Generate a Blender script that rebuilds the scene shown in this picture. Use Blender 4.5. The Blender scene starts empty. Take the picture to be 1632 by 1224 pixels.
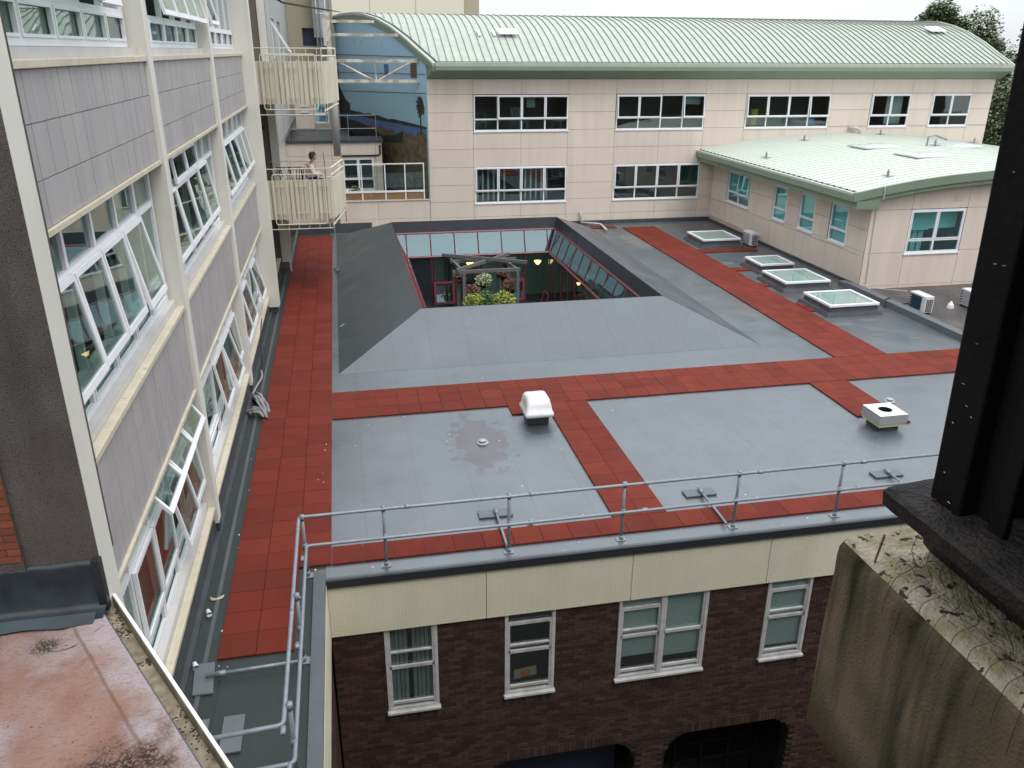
import bpy, bmesh, math, random
from mathutils import Vector, Matrix
random.seed(7)
S = bpy.context.scene
COL = S.collection
PI = math.pi

# ------------------------------------------------------------------ camera, sky, sun, exposure
cam_d = bpy.data.cameras.new('camera'); cam = bpy.data.objects.new('camera', cam_d); COL.objects.link(cam)
cam_d.lens = 36.0 * 1297.01 / 1632; cam_d.sensor_width = 36; cam_d.clip_start = 0.05; cam_d.clip_end = 2000
_r = ((0.97989235, -0.19943552, 0.00603793), (-0.06997975, -0.37185765, -0.92564827), (0.18685239, 0.90661313, -0.37833691))
cam.matrix_world = Matrix(((_r[0][0], -_r[1][0], -_r[2][0], 0), (_r[0][1], -_r[1][1], -_r[2][1], 0),
                           (_r[0][2], -_r[1][2], -_r[2][2], 7.8), (0, 0, 0, 1)))
S.camera = cam
SUN_EL, SUN_AZ = math.radians(58), math.radians(150)     # azimuth: towards +X / -Y, high and hidden by cloud
w = bpy.data.worlds.new('World'); S.world = w; w.use_nodes = True
nt = w.node_tree; nt.nodes.clear()
sky = nt.nodes.new('ShaderNodeTexSky'); sky.sky_type = 'NISHITA'; sky.sun_disc = False
sky.sun_elevation = SUN_EL; sky.sun_rotation = SUN_AZ
mixc = nt.nodes.new('ShaderNodeMix'); mixc.data_type = 'RGBA'; mixc.inputs[0].default_value = 0.9
# cloud sheet of an overcast sky: three times brighter overhead than at the horizon
tcw = nt.nodes.new('ShaderNodeTexCoord'); sxw = nt.nodes.new('ShaderNodeSeparateXYZ'); nt.links.new(tcw.outputs['Generated'], sxw.inputs[0])
mrw = nt.nodes.new('ShaderNodeMapRange'); mrw.inputs[3].default_value = 1.02; mrw.inputs[4].default_value = 2.7; nt.links.new(sxw.outputs[2], mrw.inputs[0])
vmw = nt.nodes.new('ShaderNodeVectorMath'); vmw.operation = 'SCALE'; vmw.inputs[0].default_value = (3.8, 3.95, 4.2)
cn_ = nt.nodes.new('ShaderNodeTexNoise'); cn_.inputs['Scale'].default_value = 3.5; cn_.inputs['Detail'].default_value = 6; nt.links.new(tcw.outputs['Generated'], cn_.inputs[0])
cm_ = nt.nodes.new('ShaderNodeMapRange'); cm_.inputs[1].default_value = .3; cm_.inputs[2].default_value = .7; cm_.inputs[3].default_value = .86; cm_.inputs[4].default_value = 1.04; nt.links.new(cn_.outputs['Fac'], cm_.inputs[0])
ml_ = nt.nodes.new('ShaderNodeMath'); ml_.operation = 'MULTIPLY'; nt.links.new(mrw.outputs[0], ml_.inputs[0]); nt.links.new(cm_.outputs[0], ml_.inputs[1])
nt.links.new(ml_.outputs[0], vmw.inputs['Scale']); nt.links.new(vmw.outputs[0], mixc.inputs[7])
bg = nt.nodes.new('ShaderNodeBackground'); bg.inputs[1].default_value = 0.12
wo = nt.nodes.new('ShaderNodeOutputWorld')
nt.links.new(sky.outputs[0], mixc.inputs[6]); nt.links.new(mixc.outputs[2], bg.inputs[0]); nt.links.new(bg.outputs[0], wo.inputs[0])
sd = bpy.data.lights.new('sun', 'SUN'); sd.energy = 0.7; sd.angle = math.radians(25); sd.color = (1, 0.97, 0.92)
sun = bpy.data.objects.new('sun', sd); COL.objects.link(sun)
_d = Vector((math.sin(SUN_AZ) * math.cos(SUN_EL), math.cos(SUN_AZ) * math.cos(SUN_EL), math.sin(SUN_EL)))
sun.rotation_euler = _d.to_track_quat('Z', 'Y').to_euler()
S.view_settings.view_transform = 'Standard'; S.view_settings.look = 'None'
S.view_settings.exposure = 1.0; S.view_settings.gamma = 1; S.view_settings.use_curve_mapping = False
S.cycles.max_bounces = 8; S.cycles.transparent_max_bounces = 16

# ------------------------------------------------------------------ materials
def _n(nt, t, **k):
    n = nt.nodes.new(t)
    for a, b in k.items(): setattr(n, a, b)
    return n
def mat(name, col, rough=0.6, col2=None, nscale=3.0, nmix=0.5, detail=6, bump=0.0, bscale=60, spec=0.5, metal=0.0,
        rand=0.0, speck=None, speck_scale=120, speck_th=0.62, emit=0, streak=None, streak_amt=0.5, stretch=None, rrand=0.0, sscale=1.0):
    m = bpy.data.materials.new(name); m.use_nodes = True; nt = m.node_tree; L = nt.links.new
    b = nt.nodes['Principled BSDF']
    b.inputs['Roughness'].default_value = rough; b.inputs['Metallic'].default_value = metal
    b.inputs['Specular IOR Level'].default_value = spec
    co = _n(nt, 'ShaderNodeNewGeometry').outputs['Position']
    c = _n(nt, 'ShaderNodeRGB'); c.outputs[0].default_value = (*col, 1); cur = c.outputs[0]
    def mix(fac, a, bcol, blend='MIX'):
        x = _n(nt, 'ShaderNodeMix', data_type='RGBA', blend_type=blend)
        if isinstance(fac, (int, float)): x.inputs[0].default_value = fac
        else: L(fac, x.inputs[0])
        L(a, x.inputs[6])
        if isinstance(bcol, tuple): x.inputs[7].default_value = (*bcol, 1)
        else: L(bcol, x.inputs[7])
        return x.outputs[2]
    def noise(scale, det=6, vec=None, st=None):
        n = _n(nt, 'ShaderNodeTexNoise'); n.inputs['Scale'].default_value = scale; n.inputs['Detail'].default_value = det
        v = vec or co
        if st:
            mp = _n(nt, 'ShaderNodeMapping'); mp.inputs['Scale'].default_value = st; L(v, mp.inputs[0]); v = mp.outputs[0]
        L(v, n.inputs['Vector']); return n.outputs['Fac']
    def ramp(f, a, bb, va=0, vb=1):
        r = _n(nt, 'ShaderNodeMapRange'); r.inputs[1].default_value = a; r.inputs[2].default_value = bb
        r.inputs[3].default_value = va; r.inputs[4].default_value = vb; L(f, r.inputs[0]); return r.outputs[0]
    if col2:
        cur = mix(ramp(noise(nscale, detail, st=stretch), 0.5 - nmix / 2, 0.5 + nmix / 2), cur, col2)
    if rand:
        oi = _n(nt, 'ShaderNodeObjectInfo'); gi = _n(nt, 'ShaderNodeNewGeometry')
        ad = _n(nt, 'ShaderNodeMath', operation='ADD'); L(oi.outputs['Random'], ad.inputs[0]); L(gi.outputs['Random Per Island'], ad.inputs[1])
        fr = _n(nt, 'ShaderNodeMath', operation='FRACT'); L(ad.outputs[0], fr.inputs[0])
        hs = _n(nt, 'ShaderNodeHueSaturation'); L(cur, hs.inputs['Color']); L(ramp(fr.outputs[0], 0, 1, 1 - rand, 1 + rand), hs.inputs['Value'])
        if rrand:
            m2 = _n(nt, 'ShaderNodeMath', operation='MULTIPLY'); m2.inputs[1].default_value = 7.31; L(fr.outputs[0], m2.inputs[0])
            f2 = _n(nt, 'ShaderNodeMath', operation='FRACT'); L(m2.outputs[0], f2.inputs[0]); L(ramp(f2.outputs[0], 0, 1, 0.5 - rrand, 0.5 + rrand), hs.inputs['Hue'])
        cur = hs.outputs[0]
    if streak:
        cur = mix(ramp(noise(sscale, 5, st=(2.5, 2.5, 0.25)), 0.48, 0.62, 0, streak_amt), cur, streak)
    if speck:
        cur = mix(ramp(noise(speck_scale, 3), speck_th, speck_th + 0.04), cur, speck)
    L(cur, b.inputs['Base Color'])
    if emit:
        L(cur, b.inputs['Emission Color']); b.inputs['Emission Strength'].default_value = emit
    rr = ramp(noise(2.3, 4), 0.3, 0.7, max(0.02, rough - 0.08), min(1, rough + 0.08)); 
    if rough > 0.1: L(rr, b.inputs['Roughness'])
    if bump:
        bp = _n(nt, 'ShaderNodeBump'); bp.inputs['Strength'].default_value = bump; bp.inputs['Distance'].default_value = 0.01
        L(noise(bscale, 4), bp.inputs['Height']); L(bp.outputs[0], b.inputs['Normal'])
    m['_'] = 1
    return m
def glass(name, tint, ior=1.55, wav=0.02, refl=(0.92, 0.97, 0.97)):
    m = bpy.data.materials.new(name); m.use_nodes = True; nt = m.node_tree; nt.nodes.clear(); L = nt.links.new
    o = _n(nt, 'ShaderNodeOutputMaterial'); mx = _n(nt, 'ShaderNodeMixShader'); t = _n(nt, 'ShaderNodeBsdfTransparent'); g = _n(nt, 'ShaderNodeBsdfGlossy')
    t.inputs[0].default_value = (*tint, 1); g.inputs[0].default_value = (*refl, 1); g.inputs['Roughness'].default_value = 0.015
    f = _n(nt, 'ShaderNodeFresnel'); gb = _n(nt, 'ShaderNodeNewGeometry')   # same reflection from either face of the pane
    ir = _n(nt, 'ShaderNodeMapRange'); ir.inputs[3].default_value = ior; ir.inputs[4].default_value = 1 / ior; L(gb.outputs['Backfacing'], ir.inputs[0]); L(ir.outputs[0], f.inputs[0])
    no = _n(nt, 'ShaderNodeTexNoise'); no.inputs['Scale'].default_value = 1.7; no.inputs['Detail'].default_value = 1
    bp = _n(nt, 'ShaderNodeBump'); bp.inputs['Strength'].default_value = wav; bp.inputs['Distance'].default_value = 0.25
    ge = _n(nt, 'ShaderNodeNewGeometry'); L(ge.outputs['Position'], no.inputs['Vector']); L(no.outputs['Fac'], bp.inputs['Height']); L(bp.outputs[0], g.inputs['Normal'])
    ml = _n(nt, 'ShaderNodeMath', operation='MULTIPLY'); ml.inputs[1].default_value = 1.15; ml.use_clamp = True
    L(f.outputs[0], ml.inputs[0]); L(ml.outputs[0], mx.inputs[0]); L(t.outputs[0], mx.inputs[1]); L(g.outputs[0], mx.inputs[2]); L(mx.outputs[0], o.inputs[0])
    return m

def felt_mat(name, base=(0.076, 0.095, 0.108), dark=(0.056, 0.071, 0.079), rough=0.35, spec=1.0, ior=1.72, stains=True, seam=(1, 0, 0), bandw=1.03):
    m = bpy.data.materials.new(name); m.use_nodes = True; nt = m.node_tree; L = nt.links.new
    b = nt.nodes['Principled BSDF']; ge = _n(nt, 'ShaderNodeNewGeometry'); pos = ge.outputs['Position']
    def noise(sc, det=6, st=None, off=None):
        n = _n(nt, 'ShaderNodeTexNoise'); n.inputs['Scale'].default_value = sc; n.inputs['Detail'].default_value = det
        mp = _n(nt, 'ShaderNodeMapping'); mp.inputs['Scale'].default_value = st or (1, 1, 1); mp.inputs['Location'].default_value = off or (0, 0, 0)
        L(pos, mp.inputs[0]); L(mp.outputs[0], n.inputs[0]); return n.outputs['Fac']
    def mr(f, a, bb, c=0, d=1):
        r = _n(nt, 'ShaderNodeMapRange'); 
        for i, v in enumerate((a, bb, c, d)): r.inputs[i + 1].default_value = v
        L(f, r.inputs[0]); return r.outputs[0]
    def mt(op, a, bb):
        x = _n(nt, 'ShaderNodeMath', operation=op)
        for i, v in enumerate((a, bb)):
            if isinstance(v, (int, float)): x.inputs[i].default_value = v
            else: L(v, x.inputs[i])
        return x.outputs[0]
    def mix(f, a, bb):
        x = _n(nt, 'ShaderNodeMix', data_type='RGBA'); L(f, x.inputs[0])
        for i, v in ((6, a), (7, bb)):
            if isinstance(v, tuple): x.inputs[i].default_value = (*v, 1)
            else: L(v, x.inputs[i])
        return x.outputs[2]
    b.inputs['Specular IOR Level'].default_value = spec; b.inputs['IOR'].default_value = ior
    cur = mix(mr(noise(0.45, 8), 0.3, 0.7), base, dark)
    cur = mix(mr(noise(1.4, 7, (1, 0.25, 1)), 0.5, 0.8, 0, 0.35), cur, tuple(v * 1.25 for v in base))
    cur = mix(mr(noise(9, 6), 0.35, 0.75, 0, 0.3), cur, tuple(v * 0.8 for v in dark))
    tide = mr(mt('ABSOLUTE', mt('SUBTRACT', noise(0.75, 5), .52), 0), 0.0, 0.02, 1, 0)
    cur = mix(mt('MULTIPLY', tide, .28), cur, tuple(v * .62 for v in dark))
    # lap joints of the felt sheets
    sx = _n(nt, 'ShaderNodeSeparateXYZ'); L(pos, sx.inputs[0])
    ax = sx.outputs[0] if seam[0] else sx.outputs[1]
    wob = mt('ADD', ax, mt('MULTIPLY', noise(0.8, 3), 0.05))
    fr = mt('FRACT', mt('DIVIDE', wob, bandw), 0)
    line = mt('LESS_THAN', fr, 0.016)
    cur = mix(mt('MULTIPLY', line, 0.7), cur, tuple(v * 0.45 for v in dark))
    if stains:
        nn = noise(3.2, 7)
        for (x, y, rx, ry, colr, amt) in ((2.5, 15.55, 0.62, 1.25, (0.034, 0.028, 0.033), 0.85), (2.3, 14.15, 0.22, 0.12, (0.06, 0.07, 0.075), 0.6), (2.95, 14.1, 0.45, 0.14, (0.07, 0.075, 0.08), 0.6),
                                         (13.6, 16.45, 0.55, 0.22, (0.05, 0.055, 0.055), 0.75), (13.75, 15.0, 0.5, 0.2, (0.07, 0.075, 0.08), 0.5), (12.0, 14.2, 0.9, 0.28, (0.06, 0.07, 0.08), 0.5),
                                         (3.95, 16.0, 0.45, 0.3, (0.03, 0.035, 0.04), 0.85), (12.7, 24.0, 0.28, 1.3, (0.075, 0.07, 0.062), 0.9), (14.9, 25.0, 0.5, 0.55, (0.05, 0.05, 0.045), 0.85),
                                         (16.9, 21.5, 0.45, 3.2, (0.05, 0.055, 0.06), 0.75), (17.2, 29, 0.5, 6, (0.045, 0.05, 0.055), 0.8), (12.7, 34.4, 0.5, 1.7, (0.13, 0.125, 0.11), 0.8), (14, 22.0, 0.4, 0.5, (0.06, 0.06, 0.06), 0.6), (16.2, 22.3, 0.8, 0.35, (0.06, 0.06, 0.065), 0.8), (14.8, 36.5, 3.2, 1.3, (0.045, 0.05, 0.055), 0.8)):
            v = _n(nt, 'ShaderNodeVectorMath', operation='SUBTRACT'); L(pos, v.inputs[0]); v.inputs[1].default_value = (x, y, 0)
            v2 = _n(nt, 'ShaderNodeVectorMath', operation='MULTIPLY'); L(v.outputs[0], v2.inputs[0]); v2.inputs[1].default_value = (1 / rx, 1 / ry, 0)
            ln = _n(nt, 'ShaderNodeVectorMath', operation='LENGTH'); L(v2.outputs[0], ln.inputs[0])
            d = mt('ADD', ln.outputs['Value'], mr(nn, 0.3, 0.7, -0.45, 0.45))
            cur = mix(mt('MULTIPLY', mr(d, 0.92, 1.0, 1, 0), amt), cur, colr)
    L(cur, b.inputs['Base Color'])
    L(mr(noise(1.1, 5), 0.3, 0.7, rough - 0.08, rough + 0.1), b.inputs['Roughness'])
    bp = _n(nt, 'ShaderNodeBump'); bp.inputs['Strength'].default_value = 0.2; bp.inputs['Distance'].default_value = 0.006
    L(mt('ADD', mt('MULTIPLY', noise(60, 2), 0.25), mt('MULTIPLY', noise(4, 1), 0.7)), bp.inputs['Height']); L(bp.outputs[0], b.inputs['Normal'])
    return m

M = {}
M['felt'] = felt_mat('roof_felt')
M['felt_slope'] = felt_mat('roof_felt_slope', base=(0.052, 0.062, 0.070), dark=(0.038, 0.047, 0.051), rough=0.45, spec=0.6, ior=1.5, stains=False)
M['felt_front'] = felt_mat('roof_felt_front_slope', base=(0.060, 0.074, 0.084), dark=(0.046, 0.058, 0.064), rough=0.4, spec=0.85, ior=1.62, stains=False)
M['felt_left'] = felt_mat('darker_greenish_felt', base=(0.036, 0.045, 0.043), dark=(0.026, 0.033, 0.032), rough=0.5, spec=0.45, ior=1.5, stains=False)  # darker, greener felt for the roof leg and the left strip
def pink_roof():
    m = bpy.data.materials.new('rusty_pink_roof_coating'); m.use_nodes = True; nt = m.node_tree; L = nt.links.new; b = nt.nodes['Principled BSDF']
    pos = _n(nt, 'ShaderNodeNewGeometry').outputs['Position']
    def noise(sc, det=6, st=(1, 1, 1), dist=0.0):
        n = _n(nt, 'ShaderNodeTexNoise'); n.inputs['Scale'].default_value = sc; n.inputs['Detail'].default_value = det; n.inputs['Distortion'].default_value = dist
        mp = _n(nt, 'ShaderNodeMapping'); mp.inputs['Scale'].default_value = st; mp.inputs['Rotation'].default_value = (0, 0, math.radians(29.5)); L(pos, mp.inputs[0]); L(mp.outputs[0], n.inputs[0]); return n.outputs['Fac']
    def mr(f, a, bb, c=0, d=1):
        r = _n(nt, 'ShaderNodeMapRange')
        for i, v in enumerate((a, bb, c, d)): r.inputs[i + 1].default_value = v
        L(f, r.inputs[0]); return r.outputs[0]
    def mt(op, a, bb):
        x = _n(nt, 'ShaderNodeMath', operation=op)
        for i, v in enumerate((a, bb)):
            if isinstance(v, (int, float)): x.inputs[i].default_value = v
            else: L(v, x.inputs[i])
        return x.outputs[0]
    def mix(f, a, bb):
        x = _n(nt, 'ShaderNodeMix', data_type='RGBA'); L(f, x.inputs[0])
        for i, v in ((6, a), (7, bb)):
            if isinstance(v, tuple): x.inputs[i].default_value = (*v, 1)
            else: L(v, x.inputs[i])
        return x.outputs[2]
    def dot(vec, off):
        v = _n(nt, 'ShaderNodeVectorMath', operation='SUBTRACT'); L(pos, v.inputs[0]); v.inputs[1].default_value = off
        d = _n(nt, 'ShaderNodeVectorMath', operation='DOT_PRODUCT'); L(v.outputs[0], d.inputs[0]); d.inputs[1].default_value = vec; return d.outputs['Value']
    def spot(x, y, r, amp=.5):
        v = _n(nt, 'ShaderNodeVectorMath', operation='SUBTRACT'); L(pos, v.inputs[0]); v.inputs[1].default_value = (x, y, 2.81)
        ln = _n(nt, 'ShaderNodeVectorMath', operation='LENGTH'); L(v.outputs[0], ln.inputs[0])
        return mr(mt('ADD', mt('DIVIDE', ln.outputs['Value'], r), mr(noise(6, 5), .3, .7, -amp, amp)), .3, 1.25, 1, 0)
    o = dot((0.870, 0.493, 0), (-2.49, 7.28, 0))      # distance inwards from the gutter is negative
    big = noise(1.1, 4)
    cur = mix(mr(noise(2.2, 10, (1, .7, 1)), .38, .64), (0.275, 0.168, 0.128), (0.225, 0.122, 0.086))
    cur = mix(mt('MULTIPLY', mr(noise(1.7, 8, dist=.6), .5, .68), .55), cur, (0.30, 0.22, 0.19))
    ow = mt('ADD', o, mr(noise(3.0, 6), .3, .7, -.16, .16))
    cur = mix(mt('MULTIPLY', mr(ow, -.46, -.22), .85), cur, (0.345, 0.305, 0.315))        # whitened band by the gutter
    cur = mix(mt('MULTIPLY', mr(ow, -1.15, -1.45), .8), cur, (0.34, 0.30, 0.33))         # whitened band at the far side
    cur = mix(mt('MULTIPLY', spot(-2.75, 6.7, .5), .6), cur, (0.35, 0.29, 0.30))
    lines = mt('MULTIPLY', mr(mt('ABSOLUTE', mt('ADD', mt('ADD', o, .44), mr(noise(5, 4), .3, .7, -.006, .006)), 0), .004, .022, 1, 0), .6)
    cur = mix(lines, cur, (0.10, 0.055, 0.035))
    gr = noise(85, 3, (1, 1, 1)); gr2 = noise(26, 6, (.6, 1.6, 1))
    cur = mix(mt('MULTIPLY', mr(gr2, .5, .72), .42), cur, (0.15, 0.075, 0.05))
    cur = mix(mt('MULTIPLY', mr(gr, .52, .62), .28), cur, (0.10, 0.055, 0.04))
    moss = mt('MULTIPLY', mt('ADD', spot(-1.93, 4.93, .42), mt('MULTIPLY', spot(-2.92, 6.62, .13), .8)), mr(noise(42, 5), .38, .52))
    cur = mix(moss, cur, (0.022, 0.013, 0.010))
    L(cur, b.inputs['Base Color']); b.inputs['Roughness'].default_value = .55; b.inputs['Specular IOR Level'].default_value = .35
    bp = _n(nt, 'ShaderNodeBump'); bp.inputs['Strength'].default_value = .8; bp.inputs['Distance'].default_value = .006
    L(mt('ADD', gr, gr2), bp.inputs['Height']); L(bp.outputs[0], b.inputs['Normal']); return m
M['felt_dark'] = mat('dark_felt', (0.045, 0.05, 0.055), 0.45, (0.065, 0.07, 0.075), 2, 0.3, bump=0.3)
M['felt_lower'] = mat('lower_roof_felt', (0.085, 0.075, 0.075), 0.5, (0.05, 0.045, 0.045), 0.7, 0.3, bump=0.2, speck=(0.10, 0.085, 0.06), speck_scale=1.2, speck_th=0.6)
M['band'] = mat('slate_metal_band', (0.03, 0.033, 0.041), 0.45, (0.038, 0.041, 0.05), 1, 0.4)
M['rubber'] = mat('red_rubber', (0.160, 0.024, 0.0125), 0.75, (0.13, 0.0215, 0.0125), 2.5, 0.5, bump=0.5, bscale=220, rand=0.14, spec=0.2, speck=(0.07, 0.02, 0.018), speck_scale=190, speck_th=0.64)
M['white'] = mat('white_upvc', (0.82, 0.82, 0.83), 0.4, (0.74, 0.74, 0.75), 4, 0.6)
M['white_dirty'] = mat('weathered_white_paint', (0.62, 0.62, 0.62), 0.5, (0.45, 0.44, 0.42), 6, 0.5, streak=(0.3, 0.29, 0.26), streak_amt=0.35)
M['cream'] = mat('cream_paint', (0.71, 0.69, 0.62), 0.55, (0.65, 0.63, 0.56), 1.2, 0.5, streak=(0.56, 0.54, 0.48), streak_amt=0.35)
M['cream_warm'] = mat('warm_cream_sill', (0.60, 0.55, 0.42), 0.55, (0.52, 0.46, 0.34), 5, 0.4, speck=(0.22, 0.19, 0.14), speck_scale=26, speck_th=0.68)
M['sillwhite'] = mat('white_sill_board', (0.58, 0.57, 0.55), 0.5, (0.5, 0.49, 0.46), 3, 0.5)
M['spandrel'] = mat('grey_spandrel_tile', (0.355, 0.335, 0.33), 0.5, (0.40, 0.378, 0.368), 1.3, 0.5, rand=0.035, streak=(0.31, 0.295, 0.30), streak_amt=0.5)
M['joint'] = mat('dark_joint', (0.15, 0.145, 0.15), 0.8)
M['roughcast'] = mat('brown_roughcast', (0.098, 0.086, 0.075), 0.9, (0.14, 0.126, 0.113), 2.2, 0.5, bump=1.0, bscale=90, spec=0.2, speck=(0.02, 0.017, 0.015), speck_scale=95, speck_th=0.58, streak=(0.06, 0.052, 0.045), streak_amt=0.5)
M['brick_red'] = mat('red_brick', (0.23, 0.065, 0.03), 0.85, (0.17, 0.05, 0.026), 4, 0.5, bump=0.5, rand=0.2)
M['brick'] = mat('dark_brick', (0.072, 0.036, 0.027), 0.85, (0.038, 0.026, 0.022), 5, 0.5, bump=0.5, rand=0.42, rrand=0.012, spec=0.3)
M['mortar'] = mat('dark_mortar', (0.010, 0.008, 0.007), 0.9)
M['panel_cream'] = mat('cream_fascia_panel', (0.74, 0.70, 0.54), 0.5, (0.70, 0.66, 0.50), 2, 0.5, speck=(0.12, 0.1, 0.07), speck_scale=14, speck_th=0.735, streak=(0.60, 0.56, 0.42), streak_amt=0.2)
M['clad'] = mat('peach_cladding', (0.69, 0.60, 0.51), 0.5, (0.65, 0.56, 0.47), 0.8, 0.5, rand=0.03, streak=(0.54, 0.46, 0.38), streak_amt=0.28)
M['clad_back'] = mat('cladding_gap', (0.07, 0.055, 0.045), 0.9)
M['green_light'] = mat('pale_green_roof', (0.375, 0.402, 0.345), 0.5, (0.345, 0.375, 0.32), 1.0, 0.5, streak=(0.45, 0.52, 0.42), streak_amt=0.3)
M['green_pale'] = mat('whitish_green_roof', (0.51, 0.54, 0.47), 0.5, (0.48, 0.515, 0.45), 0.6, 0.5)
M['green'] = mat('sage_green_fascia', (0.20, 0.26, 0.19), 0.4, (0.18, 0.235, 0.17), 1.5, 0.5)
M['seam'] = mat('roof_seam', (0.15, 0.175, 0.14), 0.5)
M['seam_pale'] = mat('pale_roof_seam', (0.46, 0.50, 0.43), 0.5)
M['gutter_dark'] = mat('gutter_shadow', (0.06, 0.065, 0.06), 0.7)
M['galv'] = mat('galvanised_steel', (0.29, 0.315, 0.34), 0.5, (0.21, 0.235, 0.26), 9, 0.5, metal=0.3, bump=0.15, bscale=40)
M['slab'] = mat('rubber_counterweight', (0.14, 0.15, 0.16), 0.6, (0.11, 0.12, 0.13), 4, 0.5)
M['burg'] = mat('burgundy_frame', (0.17, 0.035, 0.045), 0.4, (0.14, 0.03, 0.038), 3, 0.5)
M['wood'] = mat('grey_weathered_timber', (0.16, 0.155, 0.155), 0.8, (0.10, 0.095, 0.095), 5, 0.5, stretch=(1, 6, 1))
M['glass'] = glass('window_glass', (0.70, 0.80, 0.765), 1.6, 0.004)
M['glass_dark'] = glass('dark_window_glass', (0.76, 0.82, 0.80), 1.85, 0.004, (0.8, 0.86, 0.88))
M['glass_teal'] = glass('teal_window_glass', (0.80, 0.98, 0.97), 1.9, 0.003, (0.62, 0.88, 0.9))
M['glass_sky'] = glass('rooflight_glass', (0.92, 0.96, 0.94), 2.4, 0.003, (0.8, 0.92, 0.88))
M['glass_slope'] = glass('sloping_teal_glass', (0.5, 0.75, 0.75), 2.7, 0.003, (0.72, 0.93, 0.96))
M['glass_bright'] = glass('mirror_bright_glass', (0.5, 0.6, 0.6), 4.5, 0.002, (0.85, 0.93, 0.97))
M['room'] = mat('room_wall', (0.16, 0.17, 0.155), 0.9, (0.11, 0.12, 0.11), 1.1, 0.6)
M['room_dark'] = mat('dark_room_wall', (0.14, 0.15, 0.13), 0.9, (0.2, 0.17, 0.14), 0.8, 0.6)
M['room_green'] = mat('green_corridor_wall', (0.30, 0.40, 0.33), 0.9, (0.22, 0.3, 0.25), 1, 0.6)
M['blind_teal'] = mat('teal_roller_blind', (0.42, 0.66, 0.65), 0.8, (0.38, 0.61, 0.61), 1, 0.5)
M['blind_pale'] = mat('pale_roller_blind', (0.74, 0.80, 0.80), 0.8, (0.68, 0.74, 0.75), 1, 0.5)
M['blind_grey'] = mat('grey_vertical_blind', (0.5, 0.51, 0.54), 0.8, (0.38, 0.39, 0.42), 3, 0.5)
M['curtain_green'] = mat('green_zigzag_curtain', (0.25, 0.42, 0.32), 0.8, (0.14, 0.27, 0.21), 7, 0.15, stretch=(1, 2.2, 1))
M['roofpink'] = mat('rusty_pink_roof_coating', (0.235, 0.105, 0.065), 0.6, (0.33, 0.285, 0.305), 1.3, 0.34, detail=12, bump=0.9, bscale=130, streak=(0.30, 0.17, 0.13), streak_amt=0.5, sscale=.6, speck=(0.05, 0.03, 0.022), speck_scale=70, speck_th=0.655)
M['roofpink'] = pink_roof()
M['flash'] = mat('blue_grey_flashing', (0.008, 0.012, 0.017), 0.4, (0.024, 0.032, 0.038), 5, 0.5, bump=0.35, bscale=6)
M['flash2'] = mat('pale_blue_flashing', (0.06, 0.085, 0.10), 0.45, (0.04, 0.045, 0.045), 2.4, 0.5, bump=0.35, bscale=7)
M['mossy'] = mat('gutter_bed', (0.44, 0.385, 0.29), 0.85, (0.15, 0.115, 0.06), 9, 0.5, bump=0.7, bscale=50)
M['lichen'] = mat('dirty_gutter_side', (0.32, 0.27, 0.17), 0.8, (0.12, 0.10, 0.055), 5, 0.5, streak=(0.1, 0.085, 0.05))
M['debris'] = mat('wet_leaf_debris', (0.035, 0.026, 0.018), 0.8, (0.09, 0.06, 0.03), 30, 0.4, bump=0.5)
M['concrete'] = mat('mossy_concrete', (0.155, 0.120, 0.072), 0.9, (0.085, 0.068, 0.036), 6, 0.4, bump=0.45, bscale=150, streak=(0.016, 0.018, 0.006), streak_amt=0.97, sscale=3.6, spec=0.2)
M['coping'] = mat('lichened_coping', (0.44, 0.385, 0.29), 0.9, (0.26, 0.23, 0.13), 16, 0.25, bump=1.0, bscale=110, spec=0.2, speck=(0.045, 0.04, 0.028), speck_scale=45, speck_th=0.6)
M['black_wood'] = mat('blackened_frame_paint', (0.0045, 0.004, 0.0038), 0.7, (0.008, 0.007, 0.006), 8, 0.5, bump=0.3, bscale=60, spec=0.12, speck=(0.12, 0.11, 0.09), speck_scale=26, speck_th=0.80)
M['black_sill'] = mat('blackened_sill_paint', (0.005, 0.0042, 0.0036), 0.6, (0.026, 0.018, 0.014), 17, 0.3, bump=0.9, bscale=120, spec=0.3, speck=(0.16, 0.15, 0.13), speck_scale=34, speck_th=0.76)
M['black_glass'] = mat('dark_obscured_glass', (0.002, 0.0035, 0.0045), 0.5, spec=0.05)
M['wire'] = mat('rusty_wire', (0.03, 0.024, 0.02), 0.7)
M['net'] = mat('bird_net_cord', (0.05, 0.045, 0.035), 0.9)
M['rust'] = mat('rusty_iron', (0.16, 0.09, 0.05), 0.8)
M['plastic'] = mat('white_glassfibre', (0.74, 0.74, 0.74), 0.35, (0.62, 0.62, 0.61), 5, 0.5, streak=(0.3, 0.3, 0.28), streak_amt=0.3)
M['dome'] = mat('cloudy_dome', (0.42, 0.44, 0.42), 0.3, (0.5, 0.52, 0.5), 4, 0.5)
M['metal_box'] = mat('grey_sheet_metal', (0.40, 0.41, 0.42), 0.4, (0.32, 0.33, 0.34), 4, 0.5, metal=0.3)
M['foam'] = mat('yellow_foam_edge', (0.50, 0.46, 0.24), 0.8)
M['black'] = mat('black_void', (0.008, 0.008, 0.009), 0.8)
M['blue_net'] = mat('blue_fan_net', (0.015, 0.05, 0.09), 0.5, (0.01, 0.03, 0.055), 30, 0.5)  # blue of the net on the fan face
M['sky_paint'] = mat('painted_sky', (0.34, 0.53, 0.67), 0.6, (0.38, 0.57, 0.68), 0.6, 0.6)
M['sky_paint_low'] = mat('painted_low_sky', (0.32, 0.51, 0.58), 0.6, (0.29, 0.48, 0.57), 0.8, 0.6)
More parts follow.
